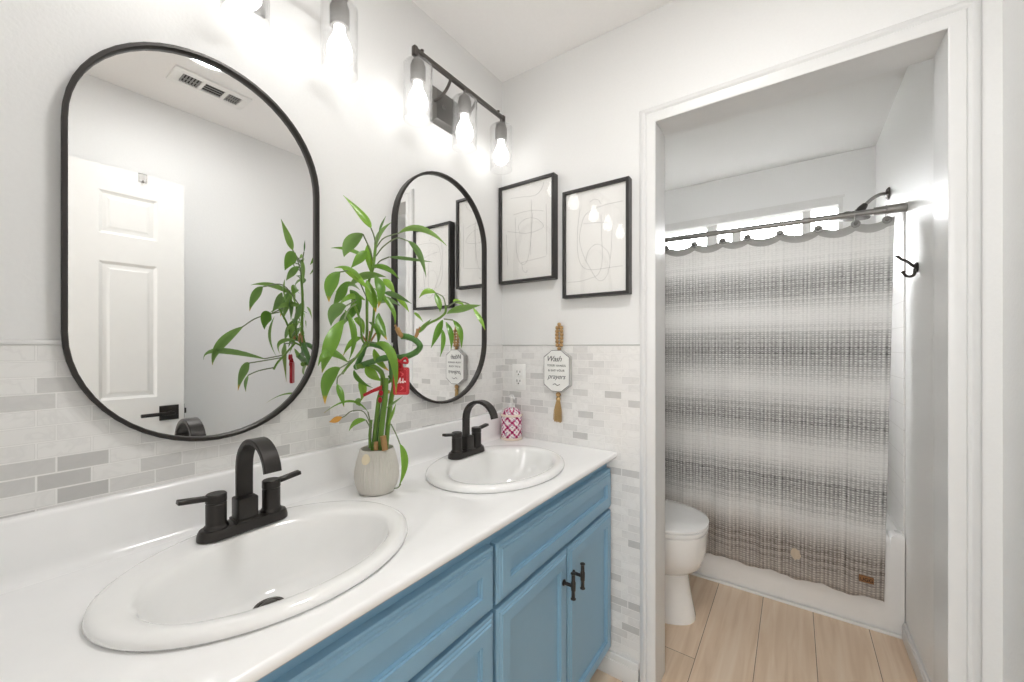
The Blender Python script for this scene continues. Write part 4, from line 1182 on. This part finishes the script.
g = G(); g.loft([oval(.545, .228, .187, .4345), oval(.545, .232, .190, .438), oval(.545, .231, .189, .446), oval(.540, .215, .175, .453), oval(.53, .15, .12, .458), oval(.52, .03, .03, .460)]); g.build('lid', M['porcelain'], to, 40)
g = G(); g.box(.035, .232, TY - .22, TY + .22, .40, .755, .018, 3); g.box(.10, .33, TY - .10, TY + .10, .30, .405, .02, 3); g.build('tank', M['porcelain'], to)
g = G(); g.box(.025, .242, TY - .23, TY + .23, .756, .79, .010, 3); g.build('tank_lid', M['porcelain'], to)
g = G(); g.tube([(.232, TY - .16, .69), (.25, TY - .16, .69)], .008, 10); g.box(.248, .256, TY - .17, TY - .09, .683, .697, .003); g.build('flush_lever', M['nickel'], to)

# ------------------------------------------------------------------ ceiling vent and ceiling light (seen in the mirror)
vn = thing('ceiling_vent', (1.168, .705, ZC), 'white louvred air vent in the ceiling, seen reflected in the near mirror', 'vent')
vx0, vx1, vy0, vy1 = 1.098, 1.240, .558, .852
g = G()
for (a, b, c, d) in ((vx0, vx0 + .032, vy0, vy1), (vx1 - .032, vx1, vy0, vy1), (vx0 + .032, vx1 - .032, vy0, vy0 + .035), (vx0 + .032, vx1 - .032, vy1 - .030, vy1), (vx0 + .032, vx1 - .032, .662, .676), (vx0 + .032, vx1 - .032, .752, .766)):
    g.box(a, b, c, d, ZC - .008, ZC - .0005, .001)
g.build('grille_frame', M['plate'], vn)
g = G(); g.box(vx0 + .02, vx1 - .02, vy0 + .02, vy1 - .02, ZC - .0012, ZC - .0003); g.build('duct_shade_sheet', M['darkslot'], vn)  # dark sheet behind the louvres in place of a shaded duct
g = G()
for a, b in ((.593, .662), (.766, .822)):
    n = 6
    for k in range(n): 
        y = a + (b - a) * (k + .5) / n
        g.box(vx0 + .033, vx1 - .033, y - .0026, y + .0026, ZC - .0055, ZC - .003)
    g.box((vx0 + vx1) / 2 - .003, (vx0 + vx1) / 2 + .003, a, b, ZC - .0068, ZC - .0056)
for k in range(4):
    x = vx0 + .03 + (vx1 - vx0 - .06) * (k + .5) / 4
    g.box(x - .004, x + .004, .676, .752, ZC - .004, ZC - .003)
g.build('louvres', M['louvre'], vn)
cl_ = thing('ceiling_light', (.872, .615, ZC), 'round white flush ceiling light, its edge reflected at the top of the near mirror', 'ceiling light')
g = G(); g.lathe([(.118, 0), (.130, -.004), (.130, -.012), (.120, -.016), (.114, -.013), (.114, -.002)], (.872, .615, ZC - .001), 48, 'z', False); g.build('trim_ring', M['plate'], cl_)
g = G(); g.lathe([(.115, -.012), (.09, -.018), (.04, -.021), (.004, -.022)], (.872, .615, ZC - .001), 40, 'z', False); g.build('diffuser', M['disk'], cl_)
